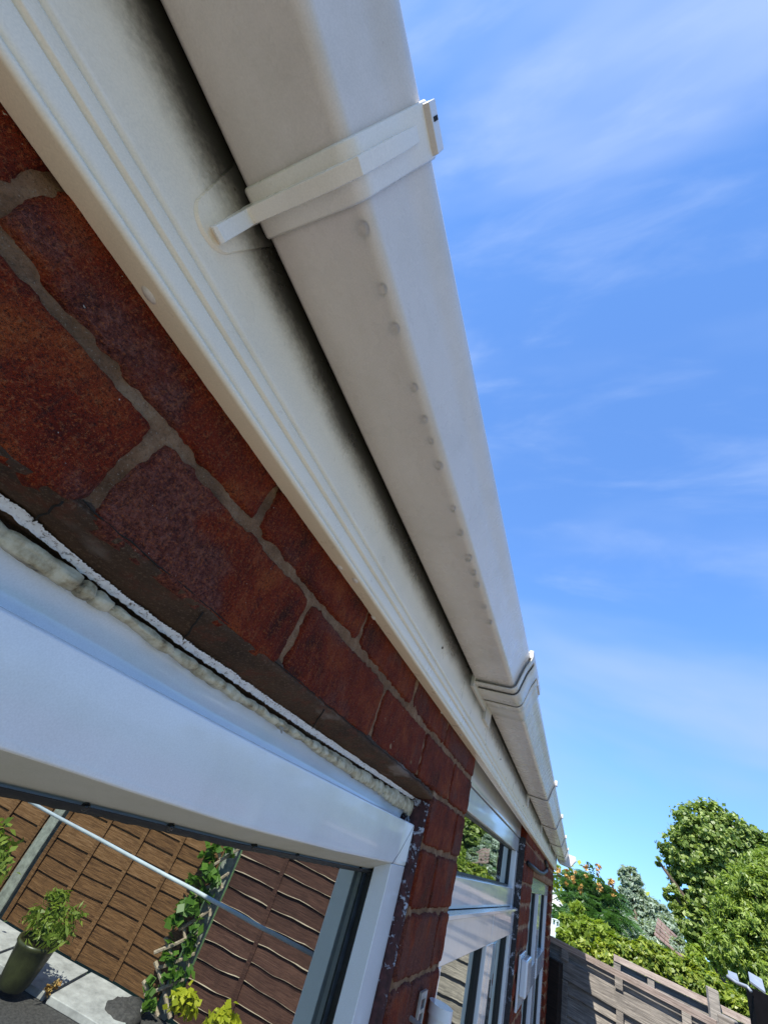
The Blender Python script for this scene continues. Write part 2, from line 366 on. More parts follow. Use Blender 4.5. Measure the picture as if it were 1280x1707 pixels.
# ------------------------------------------------------------------ the house
house = empty('brick_house', (3.0, .4, GZ))
tag(house, 'red brick house wall with white framed windows under a white fascia board', 'house')
wall = empty('wall', (3.0, .35, GZ), house)
YW = .25
REV = .89            # where the first window opening ends
def brick(x0, x1, z0, z1, parent, y=YW, depth=.10, jag=.0016, ystart=None, seed=0, fine=True, corner=False):
    """one fired brick with an uneven face; the visible face is -Y"""
    step = .0045 if fine else .02
    nx = max(3, int((x1 - x0) / step)); nz = max(3, int((z1 - z0) / step))
    nx = min(nx, 60); nz = min(nz, 22)
    vs = []; fs = []
    cx, cz = (x0 + x1) / 2, (z0 + z1) / 2; hx, hz = (x1 - x0) / 2, (z1 - z0) / 2
    tilt = random.uniform(-.0006, .0006); pro = random.uniform(.0002, .0018)
    for j in range(nz + 1):
        for i in range(nx + 1):
            u = -1 + 2 * i / nx; w = -1 + 2 * j / nz
            x = cx + u * hx; z = cz + w * hz
            e = fn(x * 90 + seed, z * 90, 1.3, 3); e2 = fn(x * 25, z * 25 + seed, 4.3, 3)
            dx = min(1 - abs(u), 1) * hx; dz = min(1 - abs(w), 1) * hz; ed = min(dx, dz)
            # edges wander in the plane and roll back at the arris
            rr = .0045 + .003 * e2
            back = max(0, 1 - ed / rr) ** 2 * (.0055 + .003 * e)
            if dx < .012 and dz < .012:      # corners are more rounded
                q = math.hypot(.012 - dx, .012 - dz); back += max(0, q - .009) * 1.6
            xo = x - math.copysign(1, u) * abs(u) ** 6 * (.0008 + .0011 * e2 + jag * e * .8)
            zo = z - math.copysign(1, w) * abs(w) ** 6 * (.0008 + .0011 * e2 + jag * e * .8)
            yo = y - pro + tilt * u + back + .0008 * e + .0008 * e2
            vs.append((xo, yo, zo))
    W_ = nx + 1
    for j in range(nz):
        for i in range(nx): fs.append((j * W_ + i, j * W_ + i + 1, (j + 1) * W_ + i + 1, (j + 1) * W_ + i))
    # sides
    loop = [i for i in range(W_)] + [j * W_ + nx for j in range(1, nz + 1)] + [nz * W_ + i for i in range(nx - 1, -1, -1)] + [j * W_ for j in range(nz - 1, 0, -1)]
    b = len(vs)
    for k in loop: vs.append((vs[k][0], y + depth, vs[k][2]))
    m = len(loop)
    for k in range(m): fs.append((loop[k], b + k, b + (k + 1) % m, loop[(k + 1) % m]))
    o = mesh('brick', vs, fs, M_brick, parent, True); return o
# courses measured from the photograph: bed joints at these heights
beds = [.228, .146, .066, -.017, -.104, -.190, -.276, -.352]
while beds[-1] > GZ + .1: beds.append(beds[-1] - .0765)
J = .0023
# wall above the first window: course under the fascia and the course over the opening
def course(x0, x1, zt, zb, perps, parent, fine=True):
    xs = [x0] + [p for p in perps if x0 + .03 < p < x1 - .03] + [x1]
    for a, b in zip(xs[:-1], xs[1:]):
        brick(a + (J * .8 if a > x0 else 0), b - (J * .8 if b < x1 else 0), zb + J, zt - J, parent, seed=random.random() * 50, fine=fine)
course(-1.26, 1.205, beds[0], beds[1], [-1.0, -.74, -.505, -.275, -.036, .192, .420, .655, .885], wall)
course(-1.26, 1.205, beds[1], beds[2], [-1.1, -.87, -.635, -.39, -.145, .089, .305, .540, .765, 1.0], wall)
for i in range(2, len(beds) - 1):
    fine = i < 6
    course(REV, 1.205, beds[i], beds[i + 1], [1.005] if i % 2 else [1.11], wall, fine)
for i in range(0, len(beds) - 1):                                   # second pier
    course(2.76, 3.34, beds[i], beds[i + 1], [2.98, 3.2] if i % 2 else [2.87, 3.1], wall, i < 3)
for i in range(0, len(beds) - 1):                                   # end pier
    course(5.78, 6.1, beds[i], beds[i + 1], [5.99] if i % 2 else [5.89], wall, False)
for i in range(0, 3):                                               # above the third window
    if beds[i + 1] > .02: course(3.346, 5.774, beds[i], beds[i + 1], [3.56 + .225 * k + (.11 if i % 2 else 0) for k in range(10)], wall, False)
# mortar body behind and between the bricks, its face raised and trowelled
def mortar_face(x0, x1, z0, z1, parent, step=.004, y=YW, rec=.0020):
    nx = max(2, int((x1 - x0) / step)); nz = max(2, int((z1 - z0) / step)); vs = []; fs = []
    for j in range(nz + 1):
        for i in range(nx + 1):
            x = x0 + (x1 - x0) * i / nx; z = z0 + (z1 - z0) * j / nz
            vs.append((x, y + rec + .0022 * fn(x * 60, z * 60, 7.7, 3) + .0014 * fn(x * 14, z * 30, 2.1, 2), z))
    W_ = nx + 1
    for j in range(nz):
        for i in range(nx): fs.append((j * W_ + i, j * W_ + i + 1, (j + 1) * W_ + i + 1, (j + 1) * W_ + i))
    b = len(vs); vs += [(x0, y + .104, z0), (x1, y + .104, z0), (x1, y + .104, z1), (x0, y + .104, z1)]
    fs += [tuple([b, b + 1] + list(range(nx, -1, -1))), tuple([b + 1, b + 2] + [j * W_ + nx for j in range(nz, -1, -1)]),
           tuple([b + 2, b + 3] + [nz * W_ + i for i in range(0, nx + 1)]), tuple([b + 3, b] + [j * W_ for j in range(0, nz + 1)])]
    return mesh('mortar', vs, fs, M_mortar, parent, True)
mortar_face(-.5, 1.203, .0735, .222, wall, .003, rec=.0020)
mortar_face(REV + .004, 1.203, -.34, .072, wall, .0045, rec=.0035)
mortar_face(REV + .004, 1.203, GZ, -.3405, wall, .05, rec=.0035)
mortar_face(2.764, 3.336, GZ, .222, wall, .03, rec=.0035)
mortar_face(5.784, 6.096, GZ, .222, wall, .05, rec=.0035)
mortar_face(3.3365, 5.7835, .03, .222, wall, .03, rec=.0035)
# rest of the building fabric, never flush with anything in front
boxo('inner_wall', (-1.3, .36, .075), (6.08, .46, .36), M_mortar, wall)
m = MB(); m.box((-1.3, .36, GZ), (-.6, .46, .07)); m.box((.9, .36, GZ), (1.19, .46, .07)); m.box((2.78, .36, GZ), (3.32, .46, .07)); m.box((5.8, .36, GZ), (6.08, .46, .07))
m.box((-1.3, 3.5, GZ), (6.08, 3.6, .36)); m.box((5.98, .46, GZ), (6.08, 3.5, .36)); m.box((-1.4, .36, GZ), (-1.3, 3.6, .36))
m.build('cross_wall', M_room, wall)
boxo('sill_wall', (-.6, .26, GZ), (.88, .36, -1.2), M_brick, wall)
boxo('sill_wall', (1.215, .26, GZ), (2.755, .36, -1.2), M_brick, wall)
boxo('sill_wall', (3.345, .26, GZ), (5.775, .36, -1.2), M_brick, wall)
# tiled roof running up behind the gutter
rf = empty('roof', (3, .3, .4), house)
for k in range(7):
    yb = .175 + .27 * k; zb = .385 + .27 * k * .42
    m = MB()
    for i in range(26):
        x = -1.4 + i * .298
        zoff = random.uniform(-.003, .003)
        m.add([(x, yb, zb + zoff + .012), (x + .293, yb, zb + zoff + .012), (x + .293, yb + .34, zb + .145 + zoff), (x, yb + .34, zb + .145 + zoff),
               (x, yb, zb + zoff), (x + .293, yb, zb + zoff), (x + .293, yb + .34, zb + .13 + zoff), (x, yb + .34, zb + .13 + zoff)],
              [(0, 1, 2, 3), (7, 6, 5, 4), (0, 4, 5, 1), (1, 5, 6, 2), (2, 6, 7, 3), (3, 7, 4, 0)])
    t = m.build('tile_row', M_roof, rf); t['kind'] = 'stuff'

# ---- fascia board with its ogee grooves (falls slightly to the far end like the gutter)
def fall(x): return 0 if x < 1.2 else -.0035 * (x - 1.2)
fprof = [(.249, .1925), (.2475, .1920), (.2315, .1920), (.2290, .1932), (.2282, .1955), (.2282, .1972), (.2300, .1982), (.2300, .1990), (.2283, .2000),
         (.2278, .2040), (.2278, .2125), (.2286, .2140), (.2310, .2158), (.2310, .2166), (.2280, .2176), (.2276, .2190), (.2276, .2262), (.2285, .2282),
         (.2316, .2300), (.2316, .2308), (.2288, .2322), (.2285, .2360), (.2285, .30), (.2285, .372), (.2300, .374), (.249, .374)]
xs = list(np.linspace(-1.3, 2, 60)) + list(np.linspace(2.2, 6.12, 30))
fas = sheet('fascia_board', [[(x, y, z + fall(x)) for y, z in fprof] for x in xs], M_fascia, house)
wn(fas)
# screw-cap dimples on the fascia bottom lip
dm = MB()
for px, py in [(248, 492), (566, 946), (592, 968), (622, 1030), (735, 1188), (758, 1222)]:
    p = hit(px, py, 2, .1918)
    if not (.229 < p.y < .25): p.y = .239
    for k in range(1):
        n = 12; rr = .0035
        dm.add([(p.x + rr * 1.6 * math.cos(t), p.y + rr * math.sin(t), .1919) for t in [2 * math.pi * q / n for q in range(n)]] + [(p.x + rr * math.cos(t), p.y + rr * .6 * math.sin(t), .1905) for t in [2 * math.pi * q / n for q in range(n)]],
               [(q, (q + 1) % n, n + (q + 1) % n, n + q) for q in range(n)] + [tuple(range(n, 2 * n))])
dm.build('lip_blister', M_gutter, fas, smooth=True)
# pin heads on the fascia
for px, py in [(737, 1080), (834, 1266), (872, 1344)]:
    p = hit(px, py, 1, .2283); m = MB(); m.tube([(p.x, .2283, p.z), (p.x, .2268, p.z)], .0022, 8); m.build('pin', M_crack, fas)

# ------------------------------------------------------------------ gutter
gut = empty('gutter', (2.5, .17, .31))
tag(gut, 'white square plastic rain gutter running along the eaves above the windows', 'gutter')
def gfall(x): return 0 if x < 1.3 else -.006 * (x - 1.3)
def gprof(off=0.0, top=True):
    """outer profile, from the back lip down, round the underside and up the front"""
    o = off
    pts = [(.2265 + min(o, .001), .372), (.2262 + min(o, .001), .332)]
    for t in np.linspace(0, 1, 6):                       # back arris
        a = math.radians(0 - 90 * t); pts.append((.2200 + (.004 + min(o, .001)) * math.cos(a), .3135 + (.004 + o) * math.sin(a)))
    pts.append((.186, .3095 - o))
    r = .010 + o
    for t in np.linspace(0, 1, 9):                       # front arris
        a = math.radians(-90 - 72 * t); pts.append((.1480 + r * math.cos(a), .3195 + r * math.sin(a)))
    pts += [(.1275 - o, .3500)]
    pts += [(.1253 - o, .3560), (.1222 - o, .3625), (.1184 - o, .3695), (.1154 - o, .3760), (.1140 - o, .3820), (.1146 - o, .3868), (.1172 - o, .3892), (.1215, .3892)]
    return pts
def gutter_seg(x0, x1, n=30):
    xs = np.linspace(x0, x1, n)
    return sheet('gutter_channel', [[(x, y, z + gfall(x)) for y, z in gprof()] for x in xs], M_gutter, gut)
for a, b in [(-1.3, 1.0), (1.0015, 6.14)]:
    g_ = gutter_seg(a, b); solid(g_, .0022, -1); wn(g_)
def strap(x0, x1, off, parent, mat, name, taper=0, thick=.003):
    pr = gprof(off); secs = []
    for x in (x0, x0 + .0008, x1 - .0008, x1):
        d = 0 if x in (x0 + .0008, x1 - .0008) else -.0008
        pp = gprof(off + d)
        secs.append([(x, y, z + gfall(x)) for y, z in pp])
    o = sheet(name, secs, mat, parent); solid(o, thick, -1); return o
# near bracket: strap, tapering arm rib and the spade plate on the fascia
b1 = empty('bracket', (.015, .18, .30), gut)
b1['label'] = 'near bracket with its arm and spade plate on the fascia'
strap(.0015, .0300, .0042, b1, M_clean, 'strap'); strap(.0004, .0014, .0006, b1, M_crack, 'dirt_shade_line', thick=.0008)  # dark line at the strap edge: dirt plus edge shade put into colour
def arm(x0, x1, mat, parent, y0=.258):
    secs = []
    # rib hangs below the strap, from the spade out to the front, fading as it climbs the face
    line = [(.2283, .2560, .010), (.2275, .2590, .012), (.2240, .2860, .010), (.2200, .2985, .0075), (.1800, .2985, .0075), (.1520, .2990, .0075), (.1385, .3055, .0074), (.1305, .3225, .0070), (.1220, .3455, .0060), (.1150, .3640, .0040)]
    for y, z, t in line:
        s = t / .0075 * 1.25
        secs.append((y, z, s))
    vs = []; fs = []; w = (x1 - x0) / 2; cx = (x0 + x1) / 2
    for i, (y, z, s) in enumerate(secs):
        # direction outward from the gutter: down under it, forward on the face
        k = min(1, max(0, (.152 - y) / .02)); nv = Vector((0, -k * .9, -(1 - k))).normalized()
        if y > .221: nv = Vector((0, -.8, -.6))
        h = .0115 * s; ww = w * (1 if s > .8 else .55 + .5 * s)
        p = Vector((cx, y, z)); q = p - nv * .009
        vs += [q + Vector((-ww * 1.08, 0, 0)), p + Vector((-ww * .86, 0, 0)) + nv * h * .5, p + Vector((ww * .86, 0, 0)) + nv * h * .5, q + Vector((ww * 1.08, 0, 0))]
    n = len(secs)
    for i in range(n - 1):
        for k in range(4): fs.append((4 * i + k, 4 * i + (k + 1) % 4, 4 * (i + 1) + (k + 1) % 4, 4 * (i + 1) + k))
    fs += [(3, 2, 1, 0), (4 * n - 4, 4 * n - 3, 4 * n - 2, 4 * n - 1)]
    o = mesh('arm', vs, fs, mat, parent); bevel_mod(o, .0005, 2); return o
arm(.0085, .0200, M_clean, b1)
# spade plate
pl = []
for t in np.linspace(0, math.pi, 15): pl.append((.0135 + .0215 * math.cos(math.pi + t) * .78, .262 - .0155 * math.sin(t)))
outl = [(-.020, .33), (-.0165, .318)] + [(x - .0035, z) for x, z in pl] + [(.040, .318), (.044, .33)]
vs = [(x, .2284, z) for x, z in outl] + [(x * .97 + .0004, .2262, z + .0016) for x, z in outl]; n = len(outl)
fs = [(k, k + 1, n + k + 1, n + k) for k in range(n - 1)] + [tuple(range(n, 2 * n))]
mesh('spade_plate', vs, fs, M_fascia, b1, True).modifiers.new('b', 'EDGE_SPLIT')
# clip hooking over the front lip of the strap
boxo('clip', (.0015, .1035, .377), (.0300, .1130, .3945), M_gutter, b1, .0008)
m = MB(); m.box((.010, .1030, .381), (.0128, .1036, .391)); m.build('moulding_mark', M_crack, b1)
# joint union with its stepped ribs, then its fixing bracket
un = empty('union', (1.0, .18, .30), gut)
un['label'] = 'stepped union joining two gutter lengths'
for x0, x1, off in [(.925, .942, .0080), (.945, .962, .0038), (.965, 1.030, .0090), (1.038, 1.052, .0030), (1.055, 1.085, .0065)]:
    strap(x0, x1, off, un, M_gutter_far, 'rib')
for x in (.9232, .9435, .9635, 1.0365, 1.0535):
    strap(x, x + .0012, .0014, un, M_crack, 'seal_line', thick=.001)
boxo('back_plate', (.918, .2215, .286), (1.09, .2300, .345), M_gutter_far, un, .001)
strap(1.092, 1.165, .0042, un, M_gutter_far, 'strap')
boxo('foot', (1.095, .2205, .268), (1.168, .2290, .33), M_gutter_far, un, .001)
boxo('clip', (.925, .104, .378), (1.085, .1125, .3965), M_gutter_far, un, .0008)
boxo('clip', (1.095, .1045, .378), (1.16, .1125, .3945), M_gutter_far, un, .0008)
def far_bracket(x):
    b = empty('bracket', (x, .18, .30), gut)
    strap(x - .016, x + .016, .0045, b, M_gutter_far, 'strap')
    strap(x - .0185, x - .0165, .0016, b, M_crack, 'seal_line', thick=.001)
    boxo('foot', (x - .014, .2195, .262 + gfall(x)), (x + .018, .2290, .33 + gfall(x)), M_gutter_far, b, .001)
    boxo('clip', (x - .016, .102, .378 + gfall(x)), (x + .016, .1125, .398 + gfall(x)), M_gutter_far, b, .0008)
for x in (2.35, 3.35, 4.45, 5.5): far_bracket(x)
# outlet box at the far end
m = MB()
bp = [(.222, .36), (.222, .272), (.205, .256), (.098, .252), (.064, .300), (.040, .330), (.044, .36)]
vs = [(6.10, y, z) for y, z in bp] + [(6.30, y, z) for y, z in bp]; n = len(bp)
m.add(vs, [(k, k + 1, n + k + 1, n + k) for k in range(n - 1)] + [tuple(range(n)), tuple(range(2 * n - 1, n - 1, -1))])
m.build('end_outlet', M_gutter_far, gut, bevel=.002)

# ------------------------------------------------------------------ first window (head measured across the photograph)
T = {'A': ([(-.3, .072), (.047, .0705), (.080, .0722), (.1905, .0713), (.4039, .0683), (.6034, .0655), (.80, .062), (.884, .056)], .25),
     'B': ([(-.3, .072), (.030, .068), (.0754, .0651), (.1346, .0586), (.2182, .0553), (.3923, .0531), (.9244, .0488)], .284),
     'C': ([(-.3, .062), (.077, .0551), (.1057, .0545), (.2311, .0475), (.4391, .0430), (.9530, .0409)], .290),
     'E': ([(-.3, .046), (.0864, .0425), (.168, .0430), (.2723, .0376), (.4372, .0346), (.9104, .0203)], .284),
     'F': ([(-.3, .020), (.1028, .0179), (.1606, .0165), (.3246, .0132), (.5337, .0113), (.8833, .0080)], .272),
     'G': ([(-.3, -.028), (.1535, -.0381), (.2381, -.0422), (.3815, -.0480), (.5937, -.0512), (.8089, -.0512), (.89, -.0512)], .272),
     'H': ([(-.3, -.050), (.1897, -.0596), (.2838, -.0617), (.4460, -.0667), (.7809, -.0714), (.89, -.0716)], .310)}
def Z(k, x):
    a = T[k][0]; return float(np.interp(x, [p[0] for p in a], [p[1] for p in a]))
XL, XR = -.5, REV
# soffit of the opening: cement smeared under the bricks, curling up over their lower arrises
secs = []
for x in np.arange(-.35, REV - .002, .004):
    s = []
    zA = Z('A', x); zB = Z('B', x)
    lip = .0075 + .0055 * fn(x * 22, 3.1, 0, 3) + .0035 * fn(x * 110, 1, 0, 4)
    for t in np.linspace(0, 1, 5)[:-1]:                                   # feathered upstand on the wall face
        h = lip * (1 - t); s.append((x, YW - .0003 - .0012 * t + .0018 * (1 - t), zA + h + .001))
    for t in np.linspace(0, 1, 13):
        y = YW - .001 + t * (.2875 - YW + .001); z = zA + (zB - zA) * t - .0012 * math.sin(t * math.pi)
        z += .0007 * fn(x * 40, y * 60, 5, 3) + .0009 * fn(x * 10, y * 20, 9, 2)
        if t == 0: z += .0015
        s.append((x, y, z))
    secs.append(s)
sof = sheet('lintel_underside', secs, M_render, house)
# white paint line brushed along its inner edge, ragged towards the front
secs = []
for x in np.arange(-.35, .93, .0010):
    zB = Z('B', x); zC = Z('C', x)
    rag = .0040 * fn(x * 40, 0, 2, 4) + .0034 * fn(x * 700, 0, 3, 3)
    y0 = .2832 - rag * .55
    t0 = (y0 - .25) / (.2875 - .25)
    zA = Z('A', x); z0 = zA + (zB - zA) * t0 - .0018
    secs.append([(x, y0, z0), (x, .2862, zB - .0028), (x, .2880, (zB + zC) / 2 - .0012 + .0010 * fn(x * 160, 2, 0, 3))])
pw = sheet('paint_line', secs, M_paint, house)
secs = [[s_[2], (s_[0][0], .2905, Z('C', s_[0][0]) + .0018), (s_[0][0], .2945, Z('C', s_[0][0]) + .0025)] for s_ in secs]
sheet('soffit_edge', secs, M_render, house)
# dark gap behind it
secs = [[(x, .2905, Z('C', x) + .003), (x, .300, Z('C', x) - .001), (x, .302, Z('E', x) - .004)] for x in np.arange(-.35, .95, .05)]
sheet('gap', secs, M_render, house)
# cracks across the soffit and along the brick arris: thin raised-back grooves
def crack(pts, w=.0006):
    m = MB(); m.tube(pts, w, 6); return m.build('crack', M_crack, sof)
for px0, py0, px1, py1 in [(110, 832, 38, 884), (341, 1018, 306, 1068), (543, 1178, 518, 1222)]:
    a = hit(px0, py0, 1, .2492); b = hit(px1, py1, 1, .285); pts = []
    for t in np.linspace(0, 1, 9):
        x = a.x + (b.x - a.x) * t + .0016 * fn(t * 5 + px0, 0, 0, 2); y = .2495 + .0365 * t
        tt = (y - .25) / .0375; z = Z('A', x) + (Z('B', x) - Z('A', x)) * tt - .0019
        pts.append((x, y, z))
    crack(pts, .0007)
pts = []
for x in np.arange(.085, .86, .004):
    pts.append((x, YW - .0014 + .001 * fn(x * 120, 5, 1, 2), Z('A', x) + .004 + .0022 * fn(x * 30, 1, 8, 4)))
crack(pts, .00045)

win = empty('window', (.3, .29, -.5), house)
win['label'] = 'nearest white window under the brick lintel, garden mirrored in its glass'
# sealant bead: folded, uneven silicone
secs = []
for x in np.arange(-.30, .90, .0012):
    zt = Z('C', x) - .0012; zb = Z('E', x) + .0005; zc = (zt + zb) / 2; h = max(.0026, (zt - zb) / 2 * 1.12)
    big = fn(x * 30, 1.7, 0, 2); cell = x * 27 + 1.6 * fn(x * 14, 4, 0, 2); ph = cell - math.floor(cell)
    dp = .35 + .65 * abs(math.sin(math.floor(cell) * 12.9898)); fold = max(0, 1 - min(ph, 1 - ph) / .10) ** 1.5 * dp
    hh = h * (1 + .22 * big - .30 * fold + .16 * math.sin(ph * math.pi)); cyy = .2885 + .0012 * fn(x * 55, 9, 0, 3) + .0028 * fold - .0016 * math.sin(ph * math.pi)
    s = []
    for k in range(14):
        a = math.radians(60 + 240 * k / 13)
        rr = 1 + .05 * fn(x * 300, k * 1.3, 3, 2) + .09 * math.sin(3 * a + 14 * fn(x * 12, 3, k * .02, 2)) + .10 * fn(x * 110, k * .6, 0, 2)
        s.append((x, cyy + .0052 * math.cos(a) * rr, zc + hh * math.sin(a) * rr + .0011 * fn(x * 50, 2, 2, 2)))
    secs.append(s)
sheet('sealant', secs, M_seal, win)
m = MB(); p = hit(470, 1212, 1, .281)
m.add([(p.x - .004, .287, p.z + .004), (p.x + .009, .286, p.z + .0062), (p.x + .001, .278, p.z - .006), (p.x - .003, .2875, p.z + .0055), (p.x + .009, .2875, p.z + .0075), (p.x + .001, .2795, p.z - .0055)],
      [(0, 2, 1), (3, 4, 5), (0, 1, 4, 3), (1, 2, 5, 4), (2, 0, 3, 5)]); m.build('wood_splinter', M_trel, win)
# outer frame cove, seen between the sealant and the sash
secs = []
for x in np.arange(-.45, .884, .02):
    zE = Z('E', x) + .004; zF = Z('F', x) - .004; s = []
    for t in np.linspace(0, 1, 12):
        a = t * math.pi / 2
        s.append((x, .2850 + .0125 * math.sin(a) ** 1.0 - (.004 * t if t > .9 else 0), zE + (zF - zE) * (1 - math.cos(a)) if t < 1 else zF))
    secs.append(s)
sheet('outer_frame', secs, M_white, win)
# sash head and jamb: one flat 70 mm face with a mitred corner
def sash_head():
    vs = []; fs = []; xs = np.linspace(-.45, REV - .004, 24); pr = None
    for x in xs:
        zF = Z('F', x); zG = Z('G', x); zH = Z('H', x)
        pr = [(.296, zF + .0000), (.2745, zF + .0004), (.2726, zF - .0004), (.2720, zF - .0022), (.2720, zG + .0060), (.2722, zG + .0054), (.2720, zG + .0048), (.2720, zG + .0016), (.2728, zG + .0003), (.2745, zG - .0004), (.3085, zH + .0010), (.3100, zH + .0004), (.3105, zH - .0010)]
        vs += [(x, y, z) for y, z in pr]
    n = len(pr)
    for i in range(len(xs) - 1):
        for k in range(n - 1): fs.append((i * n + k, i * n + k + 1, (i + 1) * n + k + 1, (i + 1) * n + k))
    fs.append(tuple((len(xs) - 1) * n + k for k in range(n - 1, -1, -1)))
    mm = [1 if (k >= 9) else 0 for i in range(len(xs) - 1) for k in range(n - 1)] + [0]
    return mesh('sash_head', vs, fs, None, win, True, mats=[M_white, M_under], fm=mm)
wn(sash_head())
zt = Z('G', .85) - .0006
m = MB()
vs = [(.8100, .2722, zt), (.8862, .2722, zt), (.8862, .30, zt), (.8290, .3085, zt - .019), (.8100, .2722, -1.2), (.8862, .2722, -1.2), (.8862, .30, -1.2), (.8290, .3085, -1.2)]
j = boxo('sash_jamb', (.8135, .2723, -1.2), (.8862, .3000, zt), M_white, win, .0015)
m = MB(); m.tube([(.8145, .27175, zt), (.8400, .27185, zt + .018), (.8835, .27185, Z('F', .88) - .002)], .00035, 5); m.build('weld_line', M_crack, win)
m = MB(); m.add([(.8137, .2735, zt), (.8137, .2735, -1.2), (.8330, .3095, -1.2), (.8330, .3095, zt - .012)], [(0, 1, 2, 3)]); m.build('glazing_bead', M_white, win)
boxo('sash_stile', (-.62, .2723, -1.2), (-.55, .31, .02), M_white, win, .0015)
boxo('sash_bottom_rail', (-.55, .2723, -1.27), (.8862, .31, -1.2), M_white, win, .0015)
# rubber gasket and the double glazed pane
secs = [[(x, .3050, Z('H', x) - .0002), (x, .3085, Z('H', x) - .0050 + .0008 * fn(x * 80, 0, 0, 3)), (x, .3160, Z('H', x) - .0055)] for x in np.arange(-.45, .835, .005)]
sheet('gasket', secs, M_black, win)
boxo('gasket', (.8290, .3065, -1.2), (.8345, .3160, -.0655), M_black, win)
boxo('pane', (-.56, .3150, -1.21), (.845, .3190, .01), M_glass, win)
boxo('spacer_bar', (.8150, .3146, -1.2), (.8289, .3149, -.074), m_plain('spacer bar with condensation', (.045, .06, .075), .3, .5, 60), win)
# reveal of the brick jamb with flaking paint, behind the arris
secs = []
for z in np.arange(-1.2, .0535, .006):
    s = []
    for t in np.linspace(0, 1, 8):
        s.append((REV - .0012 + .0012 * fn(z * 60, t * 2, 4, 3) - .0008 * math.sin(t * 3.1), .2535 + t * .05, z))
    secs.append(s)
tag(sheet('painted_reveal', secs, M_reveal, house))

# ------------------------------------------------------------------ second window
w2 = empty('window', (2.0, .29, -.5), house); w2['label'] = 'second white window with a fanlight over two casements'
X0, X1 = 1.215, 2.755; YF = .285
def fr(name, lo, hi, b=.003): return boxo(name, lo, hi, M_white, w2, b)
fr('head', (X0, YF, .092), (X1, .34, .149)); fr('head', (X0, YF - .004, .1515), (X1, .34, .25)); fr('frame_stile', (X0, YF - .001, -1.2), (X0 + .06, .34, .091)); fr('frame_stile', (X1 - .075, YF - .001, -1.2), (X1, .34, .091))
fr('transom', (X0 + .061, YF - .0005, -.118), (X1 - .076, .34, -.052))
boxo('pane', (X0 + .05, .3155, -.055), (X1 - .07, .3195, .095), M_glass, w2)
m = MB(); xa, xb, za, zb = X0 + .061, X1 - .076, -.0515, .0915
m.box((xa, .307, zb - .005), (xb, .3154, zb)); m.box((xa, .307, za), (xb, .3154, za + .004)); m.box((xb - .007, .307, za + .004), (xb, .3154, zb - .005)); m.build('gasket', M_black, w2)
fr('drip_bar', (X0 + .02, .262, -.1275), (X1 - .002, .284, -.1185), .0012)
for (a, b) in ((X0 + .03, 2.045), (2.050, X1 - .05)):
    s = empty('casement', ((a + b) / 2, .27, -.6), w2)
    yo, yi = .2705, .2845
    boxo('sash_rail', (a, yo, -.208), (b, yi, -.129), M_white, s, .002)
    boxo('sash_stile', (a, yo + .0003, -1.15), (a + .07, yi, -.2085), M_white, s, .002); boxo('sash_stile', (b - .085, yo + .0003, -1.15), (b, yi, -.2085), M_white, s, .002)
    boxo('pane', (a + .065, .2960, -1.15), (b - .08, .2990, -.2), M_glass, s)
    boxo('gasket', (b - .0925, .2846, -1.15), (b - .0855, .2959, -.209), M_black, s); boxo('gasket', (a + .0855, .2846, -.215), (b - .093, .2959, -.209), M_black, s)
# rough mortar and peeling paint strip down the far side of the second window
secs = [[(X1 + .0015 + .002 * fn(z * 40, t, 1, 3), .2535 + .05 * t, z) for t in np.linspace(0, 1, 5)] for z in np.arange(-1.2, .17, .02)]
sheet('painted_reveal', secs, m_flaky('peeling paint strip', (.012, .010, .010), (.42, .43, .46), 36, .56, .60), house)
# ------------------------------------------------------------------ third window
w3 = empty('window', (4.6, .29, -.5), house); w3['label'] = 'far narrow window beside the house corner'
X0, X1 = 3.346, 5.774
def fr3(name, lo, hi, b=.003): return boxo(name, lo, hi, M_white, w3, b)
fr3('head', (X0, .282, -.055), (X1, .34, .028)); fr3('frame_stile', (X0, .281, -1.2), (X0 + .08, .34, -.056)); fr3('frame_stile', (X1 - .16, .281, -1.2), (X1, .34, -.056))
fr3('mullion', (4.45, .281, -1.2), (4.72, .34, -.056)); fr3('transom', (X0 + .081, .276, -.54), (4.449, .34, -.43)); fr3('transom', (4.721, .276, -.54), (X1 - .161, .34, -.43))
for a, b in ((X0 + .081, 4.449), (4.721, X1 - .161)):
    for c, d in ((-.4295, -.0565), (-1.2, -.5405)):
        boxo('pane', (a, .3165, c), (b, .3195, d), M_glass, w3); boxo('gasket', (b - .03, .305, c), (b - .001, .3160, d), M_black, w3)
# black cable loop pinned above it
m = MB(); pts = []
for px, py in [(880, 1440), (890, 1448), (898, 1455), (905, 1457), (911, 1452), (912, 1444), (909, 1437)]:
    pts.append(hit(px, py, 1, .243))
m.tube(pts, .012, 8)
tag(m.build('cable', M_hose, None, True), 'black cable loop hanging on the brick above the far narrow window', 'cable')

# white plastic box on the wall, between the second and third windows
vb = empty('vent_box', (3.0, .23, -.4)); tag(vb, 'white plastic box fixed to the brick pier between the second and third windows', 'wall box')
boxo('back_plate', (2.84, .236, -.46), (3.12, .2465, -.275), M_white, vb, .004)
boxo('cover', (2.86, .205, -.41), (3.10, .2358, -.285), M_white, vb, .010, 3)

